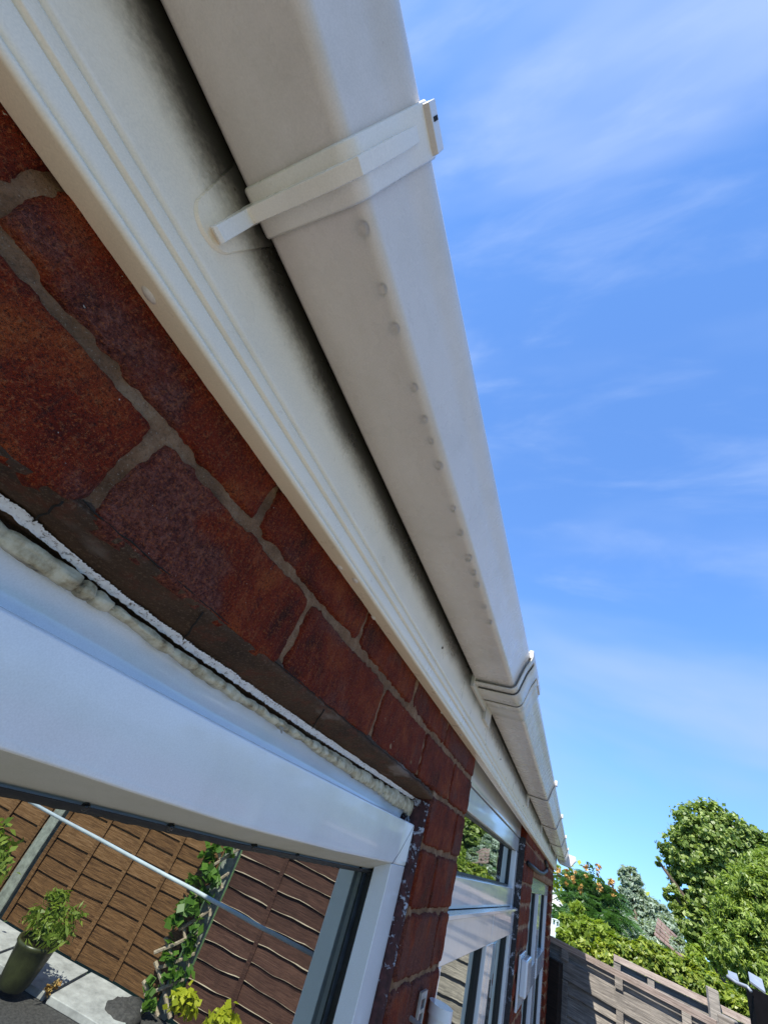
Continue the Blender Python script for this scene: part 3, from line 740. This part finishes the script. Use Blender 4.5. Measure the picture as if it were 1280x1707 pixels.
# steel bracket, pole and white cap on the first pier
lb = empty('wall_bracket', (1.05, .24, -.27)); tag(lb, 'punched steel bracket screwed to the first brick pier', 'bracket')
def plate(x0, x1, z0, z1, y, t, holes, parent):
    m = MB(); zs = sorted([z0] + [z for h in holes for z in (h - .006, h + .006)] + [z1])
    for i in range(len(zs) - 1):
        hole = any(abs((zs[i] + zs[i + 1]) / 2 - h) < .001 for h in holes)
        if hole: m.box((x0, y - t, zs[i]), (x0 + .008, y, zs[i + 1])); m.box((x1 - .008, y - t, zs[i]), (x1, y, zs[i + 1]))
        else: m.box((x0, y - t, zs[i]), (x1, y, zs[i + 1]))
    return m.build('plate', M_metal, parent)
plate(1.045, 1.085, -.32, -.208, .2445, .004, [-.223, -.240], lb)
pole = MB(); pole.tube([(.975, .236, -.226), (.93, -.04, -.237), (.862, -.62, -.262)], .0033, 14)
tag(pole.build('clothes_pole', M_pole, None, True), 'pale plastic pole held out from the brick pier, mirrored in the near window', 'pole')
pc = empty('white_pipe', (1.13, .215, -.3)); tag(pc, 'short white plastic pipe with a round cap beside the steel bracket', 'pipe')
m = MB(); m.tube([(1.15, .226, -.236), (1.15, .226, -.6)], .020, 20); m.build('pipe', M_white, pc, True).modifiers.new('e', 'EDGE_SPLIT')
m = MB(); m.tube([(1.15, .226, -.228), (1.15, .226, -.244)], .0225, 24); m.build('cap', M_white, pc, True).modifiers.new('e', 'EDGE_SPLIT')

# ------------------------------------------------------------------ water drops
def drop(p, r, flat=(1, 1, .7), n=None):
    vs = []; fs = []; a, b = 12, 8
    for j in range(1, b):
        for i in range(a):
            t = math.pi * j / b; u = 2 * math.pi * i / a
            vs.append((r * flat[0] * math.sin(t) * math.cos(u), r * flat[1] * math.sin(t) * math.sin(u), r * flat[2] * math.cos(t)))
    for j in range(b - 2):
        for i in range(a): fs.append((j * a + i, (j + 1) * a + i, (j + 1) * a + (i + 1) % a, j * a + (i + 1) % a))
    vs += [(0, 0, r * flat[2]), (0, 0, -r * flat[2])]; k = len(vs)
    fs += [(k - 2, i, (i + 1) % a) for i in range(a)] + [(k - 1, (b - 2) * a + (i + 1) % a, (b - 2) * a + i) for i in range(a)]
    o = mesh('water_drop', vs, fs, M_water, None, True); o.location = p; return o
def arr(px, py):      # gutter underside is the plane z=.3095
    p = hit(px, py, 2, .3062); return p
ORD = ['nearest', 'second', 'third', 'fourth', 'fifth', 'sixth', 'seventh', 'eighth', 'ninth', 'tenth', 'eleventh', 'twelfth', 'thirteenth', 'farthest']
for kd, (px, py, r) in enumerate([(617, 377, .0040), (645, 480, .0033), (670, 545, .0036), (698, 645, .0033), (712, 699, .0033), (726, 735, .0024), (741, 776, .0038), (760, 848, .0034), (774, 888, .0036), (788, 930, .0045), (797, 955, .0040), (803, 975, .0040), (812, 1012, .0036), (823, 1038, .0042)]):
    p = arr(px, py); p.y = max(p.y, .146)
    tag(drop(p, r * 1.2, (1.15, 1, 1.15)), ORD[kd] + ' water drop under the gutter edge, counted from the near bracket', 'water drop', 'water drops under the gutter')
for kd, (px, py, r) in enumerate([(142, 1346, .0030), (285, 1377, .0035), (425, 1409, .0040), (497, 1424, .0028), (603, 1442, .0032)]):
    p = hit(px, py, 1, .3065); p.z = Z('H', p.x) - .0005
    tag(drop(p, r, (1.1, .9, .9)), ['leftmost', 'second', 'middle', 'fourth', 'rightmost'][kd] + ' water drop hanging from the head of the nearest window', 'water drop', 'water drops under the window head')

# ------------------------------------------------------------------ fences
FD = Vector((.40, 1, 0)).normalized()          # along the fence towards the house
FN = Vector((-1, .40, 0)).normalized()         # its face towards the camera
def fpt(y, z, out=0):
    p = Vector((fence_x(y), y, z)) + FN * out; return p
def fboard(m, y0, y1, z0, z1, o0, o1, ob=None, jit=0):
    """board on the fence line from y0 to y1; face leans from o0 (bottom) to o1 (top)"""
    vs = []
    for y in (y0, y1):
        vs += [fpt(y, z0, o0), fpt(y, z1, o1), fpt(y, z1, o1 - .02), fpt(y, z0, o0 - .02)]
    m.add(vs, [(0, 1, 5, 4), (1, 2, 6, 5), (2, 3, 7, 6), (3, 0, 4, 7), (3, 2, 1, 0), (4, 5, 6, 7)])
bfence = empty('panel_fence', tuple(fpt(-3.9, GZ))); tag(bfence, 'long fence of dark brown and orange brown panels mirrored in the near window', 'fence')
def fence_panel(name, label, y0, y1, mat, nb, ztop, battens, group='fence panels of the first boundary', wide=False, bark=None):
    t = empty(name, tuple(fpt((y0 + y1) / 2, GZ)), bfence); t['label'] = label
    h = (ztop - GZ - .08) / nb
    for k in range(nb):
        z1 = ztop - .03 - h * k; m = MB(); w = random.uniform(-.008, .008) * (1 if not wide else .5)
        if bark:                       # waney edge: lower edge wanders
            n = 16; vs = []
            for i in range(n + 1):
                y = y0 + (y1 - y0) * i / n; dz = .016 * fn(y * 2.6, k * 3.3 + y0, 0, 2) - .01
                vs += [fpt(y, z1, .003), fpt(y, z1 - h - .015 + dz, .024), fpt(y, z1 - h - .015 + dz, .008), fpt(y, z1, -.01)]
            fs = []
            for i in range(n):
                for q in range(4): fs.append((4 * i + q, 4 * i + (q + 1) % 4, 4 * i + 4 + (q + 1) % 4, 4 * i + 4 + q))
            m.add(vs, fs + [(0, 1, 2, 3), (4 * n + 3, 4 * n + 2, 4 * n + 1, 4 * n)])
            eb = MB(); ev = []  # pale raw-wood strip painting the sunlit highlight of the lower edge
            for i in range(n + 1):
                a_ = vs[4 * i + 1]; th = .006 * max(.05, .5 + 1.6 * fn(a_.y * 3.1, k * 2.7, 4, 2))
                ev += [a_ + FN * .002 + Vector((0, 0, th)), a_ + FN * .006, a_ - Vector((0, 0, .003))]
            eb.add(ev, [(3 * i + q, 3 * i + q + 1, 3 * i + 4 + q, 3 * i + 3 + q) for i in range(n) for q in (0, 1)])
        else:
            fboard(m, y0, y1, z1 - h - .012 + w, z1, .022, .004)
        if bark:
            nf = len(m.f); m.add(eb.v, eb.f); mesh('board', m.v, m.f, None, t, mats=[mat, M_trel], fm=[0] * nf + [1] * (len(m.f) - nf))
        else: m.build('board', mat, t)
    for fy in battens:
        y = y0 + (y1 - y0) * fy; m = MB(); fboard(m, y - .022, y + .022, GZ + .04, ztop - .03, .046, .046); m.build('batten', mat, t)
    m = MB(); vs = []
    for y in (y0 - .01, y1 + .01): vs += [fpt(y, ztop, .055), fpt(y, ztop + .025, .055), fpt(y, ztop + .025, -.04), fpt(y, ztop, -.04)]
    m.add(vs, [(0, 1, 5, 4), (1, 2, 6, 5), (2, 3, 7, 6), (3, 0, 4, 7), (3, 2, 1, 0), (4, 5, 6, 7)]); m.build('cap_rail', mat, t)
    return t
# silver-grey near section, wide boards, seen directly past the house corner
g1 = empty('timber_fence', tuple(fpt(-.4, GZ))); tag(g1, 'silver grey timber fence of wide boards starting behind the house corner', 'fence')
ys = [.30, .12, -.34, -.80, -1.02]
m = MB(); fboard(m, -1.02, .35, -.395, -.350, .065, .080); m.build('cap_rail', M_cap, g1)
m = MB(); fboard(m, -1.02, .35, -.43, -.397, .045, .048); m.build('top_rail', M_grey, g1)
m = MB(); fboard(m, -1.02, .35, -.60, -.47, .050, .050); m.build('rail', M_grey, g1)
z = -.40
for k in range(12):
    hh = .145; m = MB(); fboard(m, -1.02, .34, z - hh, z, .030 + random.uniform(-.004, .004), .003); m.build('board', M_grey, g1); z -= hh - .006
for y in (.09, -.36, -.83):
    m = MB(); fboard(m, y - .026, y + .026, -2.05, -.605, .056, .056); m.build('upright', M_grey, g1)
    m = MB(); fboard(m, y - .03, y + .03, -.47, -.396, .066, .066); m.build('block', M_grey, g1)
dp = MB(); vs = []
for y in (.10, .32): vs += [fpt(y, GZ, .07), fpt(y, -.50, .07), fpt(y, -.50, .16), fpt(y, GZ, .16)]
dp.add(vs, [(0, 1, 5, 4), (1, 2, 6, 5), (2, 3, 7, 6), (3, 0, 4, 7), (3, 2, 1, 0), (4, 5, 6, 7)])
tag(dp.build('gate_post', M_darkpost), 'nearly black timber post standing between the house corner and the grey fence', 'post')
fence_panel('fence_panel', 'dark brown waney edge fence panel beside the grey boards, mirrored in the near window', -2.80, -1.14, M_brown, 12, -.36, (.30, .66), bark=True)
fence_panel('fence_panel', 'orange brown lap fence panel between two concrete posts', -4.72, -2.98, M_orange, 12, -.36, (.02, .26, .5, .74, .98))
fence_panel('fence_panel', 'farthest orange brown lap fence panel left of the concrete posts', -6.60, -4.88, M_orange, 12, -.36, (.02, .26, .5, .74, .98))
for y, lab in ((-2.89, 'grey concrete fence post between the dark and the orange panel'), (-4.80, 'grey concrete fence post between the two orange panels')):
    m = MB(); vs = []
    for yy in (y - .06, y + .06): vs += [fpt(yy, GZ, .07), fpt(yy, -.3, .07), fpt(yy, -.3, -.05), fpt(yy, GZ, -.05)]
    m.add(vs, [(0, 1, 5, 4), (1, 2, 6, 5), (2, 3, 7, 6), (3, 0, 4, 7), (3, 2, 1, 0), (4, 5, 6, 7)])
    m.build('concrete_post', M_conc, bfence, bevel=.01)
m = MB(); vs = []
for yy in (-1.13, -1.03): vs += [fpt(yy, GZ, .09), fpt(yy, -.3, .09), fpt(yy, -.3, -.05), fpt(yy, GZ, -.05)]
m.add(vs, [(0, 1, 5, 4), (1, 2, 6, 5), (2, 3, 7, 6), (3, 0, 4, 7), (3, 2, 1, 0), (4, 5, 6, 7)])
tag(m.build('timber_post', M_grey, None, bevel=.01), 'silver grey timber post between the grey fence and the dark brown panel', 'post')

# rear fence of the neighbour
rfn = empty('timber_fence', (8.4, -1.2, GZ)); tag(rfn, 'weathered rear timber fence below the hedge, beyond the nearer grey fence', 'fence')
def rp(y, z, o=0): return Vector((8.35 + .10 * (y + 1) - o, y, z))
def rboard(m, y0, y1, z0, z1, o0, o1):
    vs = []
    for y in (y0, y1): vs += [rp(y, z0, o0), rp(y, z1, o1), rp(y, z1, o1 - .03), rp(y, z0, o0 - .03)]
    m.add(vs, [(0, 1, 5, 4), (1, 2, 6, 5), (2, 3, 7, 6), (3, 0, 4, 7), (3, 2, 1, 0), (4, 5, 6, 7)])
def rtop(y): return -.37
m = MB(); rboard(m, -3.6, -.42, -.42, -.36, .06, .07); m.build('cap_rail', M_cap, rfn)
z = -.43
for k in range(11):
    m = MB(); rboard(m, -3.6, -.42, z - .15, z, .030, .0); m.build('board', M_grey, rfn); z -= .144
for y in (-.46, -.82, -1.45, -2.1, -2.7):
    m = MB(); rboard(m, y - .035, y + .035, GZ, -.425, .05, .05); m.build('upright', M_grey, rfn)
pst = MB(); vs = []
for y in (-1.47, -1.37): vs += [rp(y, GZ, .08), rp(y, -.25, .08), rp(y, -.25, .20), rp(y, GZ, .20)]
pst.add(vs, [(0, 1, 5, 4), (1, 2, 6, 5), (2, 3, 7, 6), (3, 0, 4, 7), (3, 2, 1, 0), (4, 5, 6, 7)])
tag(pst.build('fence_post', M_grey, None, bevel=.008), 'square grey post standing higher than the rear fence', 'post')

# black box with grey lids at the bottom right corner
bx = empty('garden_store', (5.4, -1.2, GZ)); tag(bx, 'black unit with two grey sloping lids at the bottom right corner', 'garden store')
def pxp(px, py, x): return hit(px, py, 0, x)
X = 5.3
a = pxp(1253, 1648, X); b_ = pxp(1330, 1672, X); c_ = pxp(1262, 1800, X)
m = MB(); m.box((X, a.y - .28, GZ), (X + .18, a.y, a.z)); m.build('body', M_box, bx, bevel=.004)
def slab(pts, t, mat, name, parent):
    pts = [Vector(p) for p in pts]; nv = (pts[1] - pts[0]).cross(pts[2] - pts[0]).normalized() * t
    m = MB(); n = len(pts); m.add(pts + [p + nv for p in pts], [tuple(range(n)), tuple(range(2 * n - 1, n - 1, -1))] + [(k, k + n, (k + 1) % n + n, (k + 1) % n) for k in range(n)])
    return m.build(name, mat, parent)
slab([pxp(1247, 1620, X + .16), pxp(1270, 1633, X + .16), pxp(1276, 1655, X), pxp(1250, 1636, X)], .012, M_greylid, 'lid', bx)
slab([pxp(1213, 1618, X + .3), pxp(1228, 1624, X + .3), pxp(1232, 1637, X + .12), pxp(1214, 1627, X + .12)], .012, M_greylid, 'lid', bx)
m = MB(); m.tube([pxp(1212, 1628, X + .1), pxp(1228, 1639, X + .06), pxp(1246, 1646, X), pxp(1252, 1654, X - .02)],   .011, 10); m.build('rim_pipe', M_greylid, bx, True)

# ------------------------------------------------------------------ foliage
def leafcloud(name, mat, blobs, n, size, parent, shell=.55, clump=.25, aspect=.55, droop=0.0, kind='stuff', hang=False):
    """blobs: (centre, rx, ry, rz). Leaves sit on clumps spread through each blob's volume."""
    vol = np.array([b[1] * b[2] * b[3] for b in blobs]) ** .7; vol /= vol.sum(); P = []; U = []
    for (c, rx, ry, rz), w in zip(blobs, vol):
        k = max(6, int(n * w)); nc = max(5, int(k / 45)); rm = (rx * ry * rz) ** (1 / 3)
        d = rng.normal(size=(nc, 3)); d /= np.linalg.norm(d, axis=1)[:, None]
        r = shell + (1.03 - shell) * rng.random(nc) ** .6; r = np.where(rng.random(nc) < .12, r * 1.16, r); lump = 1 + .16 * np.sin(d[:, 0] * 5 + d[:, 2] * 4) * np.cos(d[:, 1] * 6)
        cc = np.array(c) + d * (r * lump)[:, None] * np.array([rx, ry, rz])
        idx = rng.integers(0, nc, k); off = rng.normal(size=(k, 3)) * rm * clump * .42
        p = cc[idx] + off * np.array([1, 1, .7]); P.append(p)
        u = d[idx] + rng.normal(size=(k, 3)) * .75 + np.array([0, 0, .55]); U.append(u)
    P = np.vstack(P); U = np.vstack(U); U /= np.linalg.norm(U, axis=1)[:, None]; k = len(P)
    a = rng.normal(size=(k, 3)); 
    if droop: a = a * .5 + np.array([0, 0, -droop])
    a -= U * (a * U).sum(1)[:, None]; a /= np.linalg.norm(a, axis=1)[:, None]; b = np.cross(U, a)
    s = size * (.6 + .8 * rng.random(k))[:, None]
    fold = U * s * .18
    V = np.stack([P - a * s, P + b * s * aspect + fold, P + a * s, P - b * s * aspect + fold], 1).reshape(-1, 3)
    me = bpy.data.meshes.new(name); me.vertices.add(4 * k); me.vertices.foreach_set('co', V.astype(np.float32).ravel())
    me.loops.add(4 * k); me.loops.foreach_set('vertex_index', np.arange(4 * k, dtype=np.int32))
    me.polygons.add(k); me.polygons.foreach_set('loop_start', np.arange(0, 4 * k, 4, dtype=np.int32)); me.polygons.foreach_set('loop_total', np.full(k, 4, dtype=np.int32))
    me.materials.append(mat); me.update(calc_edges=True); me.validate()
    o = bpy.data.objects.new(name, me); COL.objects.link(o)
    if parent: par(o, parent)
    if kind: o['kind'] = kind
    return o
FWD = Vector((R[0][2], R[1][2], R[2][2])) * -1
def blob(px, py, rpx, x, asp=(1, 1, 1)):
    p = hit(px, py, 0, x); dep = p.dot(FWD); r = rpx * dep / fpx * .80
    return (tuple(p), r * asp[0], r * asp[1], r * asp[2])
def tree(name, label, blobs, mat, n, size, group=None, trunk=True, cat='tree', **kw):
    cs = [Vector(b[0]) for b in blobs]; base = sum(cs, Vector()) / len(cs); base.z = GZ
    t = empty(name, tuple(base)); tag(t, label, cat, group)
    leafcloud('crown', mat, blobs, n, size, t, **kw)
    if trunk:
        m = MB(); top = max(c.z for c in cs); mid = base + Vector((.1, .1, (top - GZ) * .45)); R0 = (top - GZ) * .030 + .02
        m.tube([base, base + (mid - base) * .5 + Vector((.05, -.04, 0)), mid], R0, 10, r2=R0 * .7)
        for c, b in zip(cs, blobs):
            q = mid + (c - mid) * .5 + Vector((0, 0, .15)); m.tube([mid - Vector((0, 0, .1)), q, c, c + Vector((.1 * b[1], -.1 * b[1], b[3] * .6))], R0 * .5, 7, r2=R0 * .10)
        m.build('trunk', M_bark, t, True)
    return t
tree('maple_tree', 'tall round broadleaf tree with pale fluttering leaves against the sky', [blob(1185, 1400, 62, 20), blob(1150, 1430, 46, 20), blob(1235, 1420, 58, 20), blob(1200, 1465, 60, 20), blob(1165, 1490, 42, 20), blob(1285, 1440, 55, 20.5), blob(1155, 1545, 36, 19.5), blob(1185, 1565, 40, 19.5), blob(1128, 1500, 22, 19.5), blob(1099, 1438, 8, 19.5), blob(1250, 1490, 50, 20)],
     M_maple, 70000, .060, clump=.22, aspect=.8)
tree('feathery_tree', 'large feathery green tree at the right edge, in front of the round tree', [blob(1262, 1500, 50, 13), blob(1235, 1545, 48, 13), blob(1275, 1570, 60, 13), blob(1215, 1590, 38, 12.5), blob(1255, 1630, 42, 12.5), blob(1300, 1620, 60, 13), blob(1300, 1480, 60, 13.5), blob(1320, 1540, 70, 13.5)],
     M_conif, 60000, .048, clump=.22, aspect=.30, droop=.8)
tree('eucalyptus_tree', 'blue grey leaved slender tree between the orange-flowered tree and the round tree', [blob(1050, 1465, 20, 17), blob(1058, 1500, 24, 17), blob(1075, 1530, 28, 17), blob(1100, 1530, 24, 16.5), blob(1110, 1560, 26, 16), blob(1085, 1570, 26, 16), blob(1050, 1550, 22, 16.5), blob(1040, 1510, 18, 17), blob(1130, 1590, 22, 14)],
     M_euc, 30000, .048, clump=.26, aspect=.42)
# sumac: pinnate fronds and orange cones
def sumac():
    bl = [blob(955, 1480, 22, 13), blob(990, 1478, 22, 13), blob(1015, 1505, 20, 13), blob(965, 1510, 26, 12.6), blob(1000, 1535, 24, 12.4), blob(945, 1535, 18, 12.2), blob(1025, 1535, 16, 12.6)]
    t = tree('sumac_tree', 'dark leaved tree with upright orange flower cones just right of the house corner', bl, M_sumac, 9000, .05, clump=.3, aspect=.3, droop=.5)
    P = []; m = MB()
    for c, rx, ry, rz in bl:
        for q in range(46):
            d = Vector(rng.normal(size=3)).normalized(); d.z = abs(d.z) * .8; s = Vector(c) + Vector((d.x * rx, d.y * ry, d.z * rz)) * .75
            out = Vector((d.x + rng.normal() * .3, d.y + rng.normal() * .3, .35)).normalized(); ln = random.uniform(.30, .5)
            side = out.cross(Vector((0, 0, 1))).normalized(); prev = s
            for k in range(9):
                tt = (k + 1) / 9; p = s + out * ln * tt + Vector((0, 0, -.22 * tt * tt)); wl = .10 * math.sin(math.pi * (tt * .8 + .15)) + .02
                for sg in (-1, 1):
                    tip = p + side * sg * wl + Vector((0, 0, -wl * .45)) + out * wl * .3
                    md = (p + tip) / 2
                    m.add([p, md + out * .014, tip, md - out * .014], [(0, 1, 2, 3)])
    o = m.build('frond', M_sumac, t); o['kind'] = 'stuff'
    for px, py in [(997, 1452), (1022, 1482), (943, 1462), (957, 1460), (1000, 1484), (975, 1454), (966, 1478), (1019, 1470), (930, 1458)]:
        p = hit(px, py, 0, 12.4); leafcloud('flower_cone', M_cone, [(tuple(p), .035, .035, .13)], 110, .024, t, kind=None, clump=.8)
sumac()
tree('lime_shrub', 'pale green shrub with upright leafy sprays in front of the orange-flowered tree', [blob(948, 1545, 17, 10.5), blob(980, 1555, 18, 10.2), blob(1005, 1560, 18, 10.4), blob(965, 1520, 12, 10.8), blob(1025, 1575, 15, 10.2), blob(940, 1565, 12, 9.8)], M_lime, 8000, .06, cat='shrub', trunk=True, clump=.35, aspect=.45)
tree('hedge', 'yellow green hedge bulging over the rear timber fence', [blob(975, 1590, 20, 9.3), blob(1010, 1598, 22, 9.3), blob(1050, 1600, 28, 9.4), blob(1085, 1605, 30, 9.4), blob(1120, 1622, 30, 9.4), blob(1150, 1640, 30, 9.3), blob(1180, 1650, 28, 9.2), blob(1205, 1668, 26, 9.2), blob(1232, 1690, 26, 9.1), blob(1260, 1700, 26, 9.1)], M_hedge, 42000, .032, cat='hedge', trunk=False, clump=.30, aspect=.5)
tree('golden_shrub', 'small golden leaved shrub below the round tree beside the tiled roof', [blob(1157, 1590, 12, 12), blob(1165, 1605, 12, 11.8)], M_lime, 2500, .05, cat='shrub', trunk=True, clump=.4, aspect=.5)
# distant belt of trees so that the horizon is closed
bl = [((34 + 6 * random.random(), -34 + 3.4 * k, GZ + 1.2), 3.2, 2.8, 2.6) for k in range(16)]
leafcloud('distant_trees', M_hedge, bl, 20000, .22, None, clump=.4); bpy.data.objects['distant_trees']['kind'] = 'stuff'

# neighbour's tiled roof among the trees, and the white building with a rail
nr = empty('garden_outbuilding', (15, -2.5, GZ)); tag(nr, 'low outbuilding with weathered pink tiled roof half hidden by the blue grey tree', 'outbuilding')
A_, B_, C_, D_ = hit(1096, 1530, 0, 15), hit(1150, 1582, 0, 15), hit(1152, 1612, 0, 13.6), hit(1090, 1560, 0, 13.6)
for i in range(7):
    for k in range(5):
        def q(u, v): return (A_ + (B_ - A_) * u) * (1 - v) + (D_ + (C_ - D_) * u) * v
        u0, u1, v0, v1 = i / 7 + .004, (i + 1) / 7 - .004, k / 5, (k + 1) / 5
        P4 = [q(u0, v0), q(u1, v0), q(u1, v1) + Vector((0, 0, .03)), q(u0, v1) + Vector((0, 0, .03))]
        m = MB(); m.add(P4 + [p - Vector((0, 0, .02)) for p in P4], [(0, 1, 2, 3), (7, 6, 5, 4), (0, 4, 5, 1), (1, 5, 6, 2), (2, 6, 7, 3), (3, 7, 4, 0)]); m.build('tile', M_roofpink, nr)
m = MB(); m.box((13.9, min(C_.y, D_.y) + .1, GZ), (16, max(C_.y, D_.y) - .1, min(A_.z, C_.z, D_.z, B_.z) - .1)); m.build('wall', M_cream, nr)
nb = empty('white_house', (26, 1.4, GZ)); tag(nb, 'white walled house glimpsed between the house corner and the orange-flowered tree', 'house')
a = hit(924, 1492, 0, 26); b = hit(938, 1545, 0, 26)
m = MB(); m.box((26, b.y, GZ), (30, a.y + 3, a.z - .5)); m.build('wall', M_cream, nb)
m = MB(); m.add([(25.8, b.y - .1, a.z - .5), (25.8, a.y + 3, a.z - .5), (30.2, a.y + 3, a.z - .5), (30.2, b.y - .1, a.z - .5), (25.8, a.y + .3, a.z + .2), (30.2, a.y + .3, a.z + .2)],
                [(0, 1, 2, 3), (0, 4, 1), (3, 2, 5), (0, 3, 5, 4), (1, 4, 5, 2)]); m.build('roof', M_cream, nb)
w = hit(929, 1521, 0, 25.97); boxo('window', (25.93, w.y - .15, w.z - .35), (25.99, w.y + .2, w.z + .3), M_box, nb)
rl = empty('metal_railing', (20, .9, GZ)); tag(rl, 'pale metal railing below the white house', 'railing')
c0 = hit(921, 1532, 0, 20); c1 = hit(944, 1543, 0, 20)
m = MB(); m.tube([c0, c1], .03, 6); m.build('rail', M_pole, rl); m = MB(); m.tube([c0 - Vector((0, 0, .4)), c1 - Vector((0, 0, .4))], .03, 6); m.build('rail', M_pole, rl)
for t in np.linspace(0, 1, 5):
    p = c0 + (c1 - c0) * float(t); m = MB(); m.tube([p, (p.x, p.y, GZ)], .03, 6); m.build('post', M_pole, rl)

# ------------------------------------------------------------------ things mirrored in the near window
# pale slabs along the foot of the orange fence
for k, (y, dx) in enumerate([(-3.32, .36), (-3.95, .36), (-4.58, .36)]):
    m = MB(); vs = [fpt(y - .30, GZ + .05, .10), fpt(y + .30, GZ + .05, .10), fpt(y + .30, GZ + .05, .70), fpt(y - .30, GZ + .05, .70)]
    m.add(vs + [v - Vector((0, 0, .05)) for v in vs], [(0, 1, 2, 3), (7, 6, 5, 4), (0, 4, 5, 1), (1, 5, 6, 2), (2, 6, 7, 3), (3, 7, 4, 0)])
    tag(m.build('paving_slab', M_stone, None, bevel=.006), ['pale paving slab nearest the dark gravel, before the orange fence', 'pale paving slab under the potted plant', 'pale paving slab with pebbles beside the concrete post'][k], 'paving slab', 'paving slabs along the orange fence')
# pot with a leafy plant
pp = Vector((3.80, -3.55, GZ + .05)); pt = empty('plant_pot', tuple(pp)); tag(pt, 'dark green glazed pot with a bright leafy plant on pale slabs', 'plant pot')
prof = [(a_ * .82, b_ * .82) for a_, b_ in [(.13, 0), (.155, .04), (.185, .2), (.20, .30), (.215, .32), (.215, .345), (.19, .345), (.185, .30)]]
n = 24; vs = []; fs = []
for r_, z_ in prof: vs += [(pp.x + r_ * math.cos(2 * math.pi * k / n), pp.y + r_ * math.sin(2 * math.pi * k / n), pp.z + z_) for k in range(n)]
for i in range(len(prof) - 1):
    for k in range(n): fs.append((i * n + k, i * n + (k + 1) % n, (i + 1) * n + (k + 1) % n, (i + 1) * n + k))
fs.append(tuple(range((len(prof) - 1) * n, len(prof) * n)))
mesh('pot', vs, fs, M_pot, pt, True)
leafcloud('foliage', M_lime, [((pp.x, pp.y, pp.z + .40), .16, .18, .13), ((pp.x, pp.y - .10, pp.z + .50), .08, .10, .08)], 900, .035, pt, shell=.2, clump=.6, aspect=.3)
pp2 = Vector((3.45, -4.5, GZ)); sh = empty('garden_shrub', tuple(pp2)); tag(sh, 'small light green shrub at the left of the mirrored garden', 'shrub')
leafcloud('foliage', M_lime, [((pp2.x, pp2.y, GZ + .45), .25, .25, .40)], 900, .04, sh, shell=.2, clump=.6)
# rocks
def rock(p, r, label):
    vs = []; fs = []; a, b = 14, 9
    for j in range(b + 1):
        for i in range(a):
            t = math.pi * j / b; u = 2 * math.pi * i / a; d = Vector((math.sin(t) * math.cos(u), math.sin(t) * math.sin(u), math.cos(t)))
            k = r * (1 + .35 * fn(d.x * 1.7 + p[0] * 9, d.y * 1.7, d.z * 1.7, 3)); vs.append((p[0] + d.x * k, p[1] + d.y * k, p[2] - .06 + d.z * k * .6))
    for j in range(b):
        for i in range(a): fs.append((j * a + i, (j + 1) * a + i, (j + 1) * a + (i + 1) % a, j * a + (i + 1) % a))
    tag(mesh('rock', vs, fs, M_gravel, None, True), label, 'rock')
rock((4.55, -2.98, GZ + .08), .17, 'low dark rock between the slabs and the trellis')
for p, lab in (((4.12, -3.42, GZ + .08), 'pale pink flower on the slab beside the fence'), ((4.02, -3.36, GZ + .08), 'smaller pale flower nearer the pot')):
    m_ = M_trel; f_ = leafcloud('flower', M_cone, [(p, .03, .03, .02)], 60, .02, None, kind=None, clump=.8); tag(f_, lab, 'flower', 'pale flowers on the slabs')
# trellis with ivy
tr = empty('trellis', (4.8, -2.55, GZ)); tag(tr, 'leaning pale timber trellis overgrown with ivy before the dark panel', 'trellis')
def rhit(px, py, out):
    """where the view reflected in the near pane meets the plane standing 'out' before the fence"""
    p = hit(px, py, 1, .3150); d = ray(px, py); d.y = -d.y
    q = fpt(0, 0, out); t = (q - p).dot(FN) / d.dot(FN); return p + d * t
def tp(y, z): return fpt(y, z, .16)
for k, (a, b, c, d) in enumerate([(361, 1402, 364, 1432), (342, 1435, 346, 1470), (362, 1465, 367, 1482), (344, 1496, 347, 1527), (320, 1480, 324, 1520), (325, 1528, 328, 1572), (300, 1520, 311, 1612), (276, 1562, 296, 1657), (258, 1602, 281, 1698), (238, 1635, 260, 1695)]):
    m = MB(); m.tube([rhit(a, b, .16), rhit(c, d, .16)], .017, 6); m.build('slat', M_trel, tr)
for k, (a, b, c, d) in enumerate([(396, 1414, 340, 1452), (378, 1456, 316, 1500), (345, 1518, 296, 1548), (332, 1549, 258, 1588), (322, 1588, 262, 1612), (304, 1632, 238, 1658)]):
    m = MB(); m.tube([rhit(a, b, .185), rhit(c, d, .185)], .015, 6); m.build('slat', M_trel, tr)
iv = empty('ivy', (4.9, -2.6, GZ)); tag(iv, 'green ivy climbing over the trellis', 'climbing plant')
leafcloud('foliage', M_ivy, [(tuple(rhit(px, py, .2)), .05, .12, .12) for px, py in [(372, 1410), (350, 1432), (340, 1455), (352, 1470), (318, 1505), (296, 1540), (318, 1520), (310, 1575), (285, 1600), (325, 1475), (300, 1620), (262, 1640)]], 480, .040, iv, shell=.1, clump=.6, aspect=.8)
for p, lab in (((4.45, -2.35, GZ + .35), 'bright yellow green plant at the foot of the trellis'), ((4.75, -2.10, GZ + .30), 'second bright plant beside the trellis foot')):
    yp = empty('yellow_plant', (p[0], p[1], GZ)); tag(yp, lab, 'plant', 'bright plants by the trellis')
    leafcloud('foliage', M_yel, [(p, .09, .09, .13)], 260, .034, yp, shell=.1, clump=.7, aspect=.7)
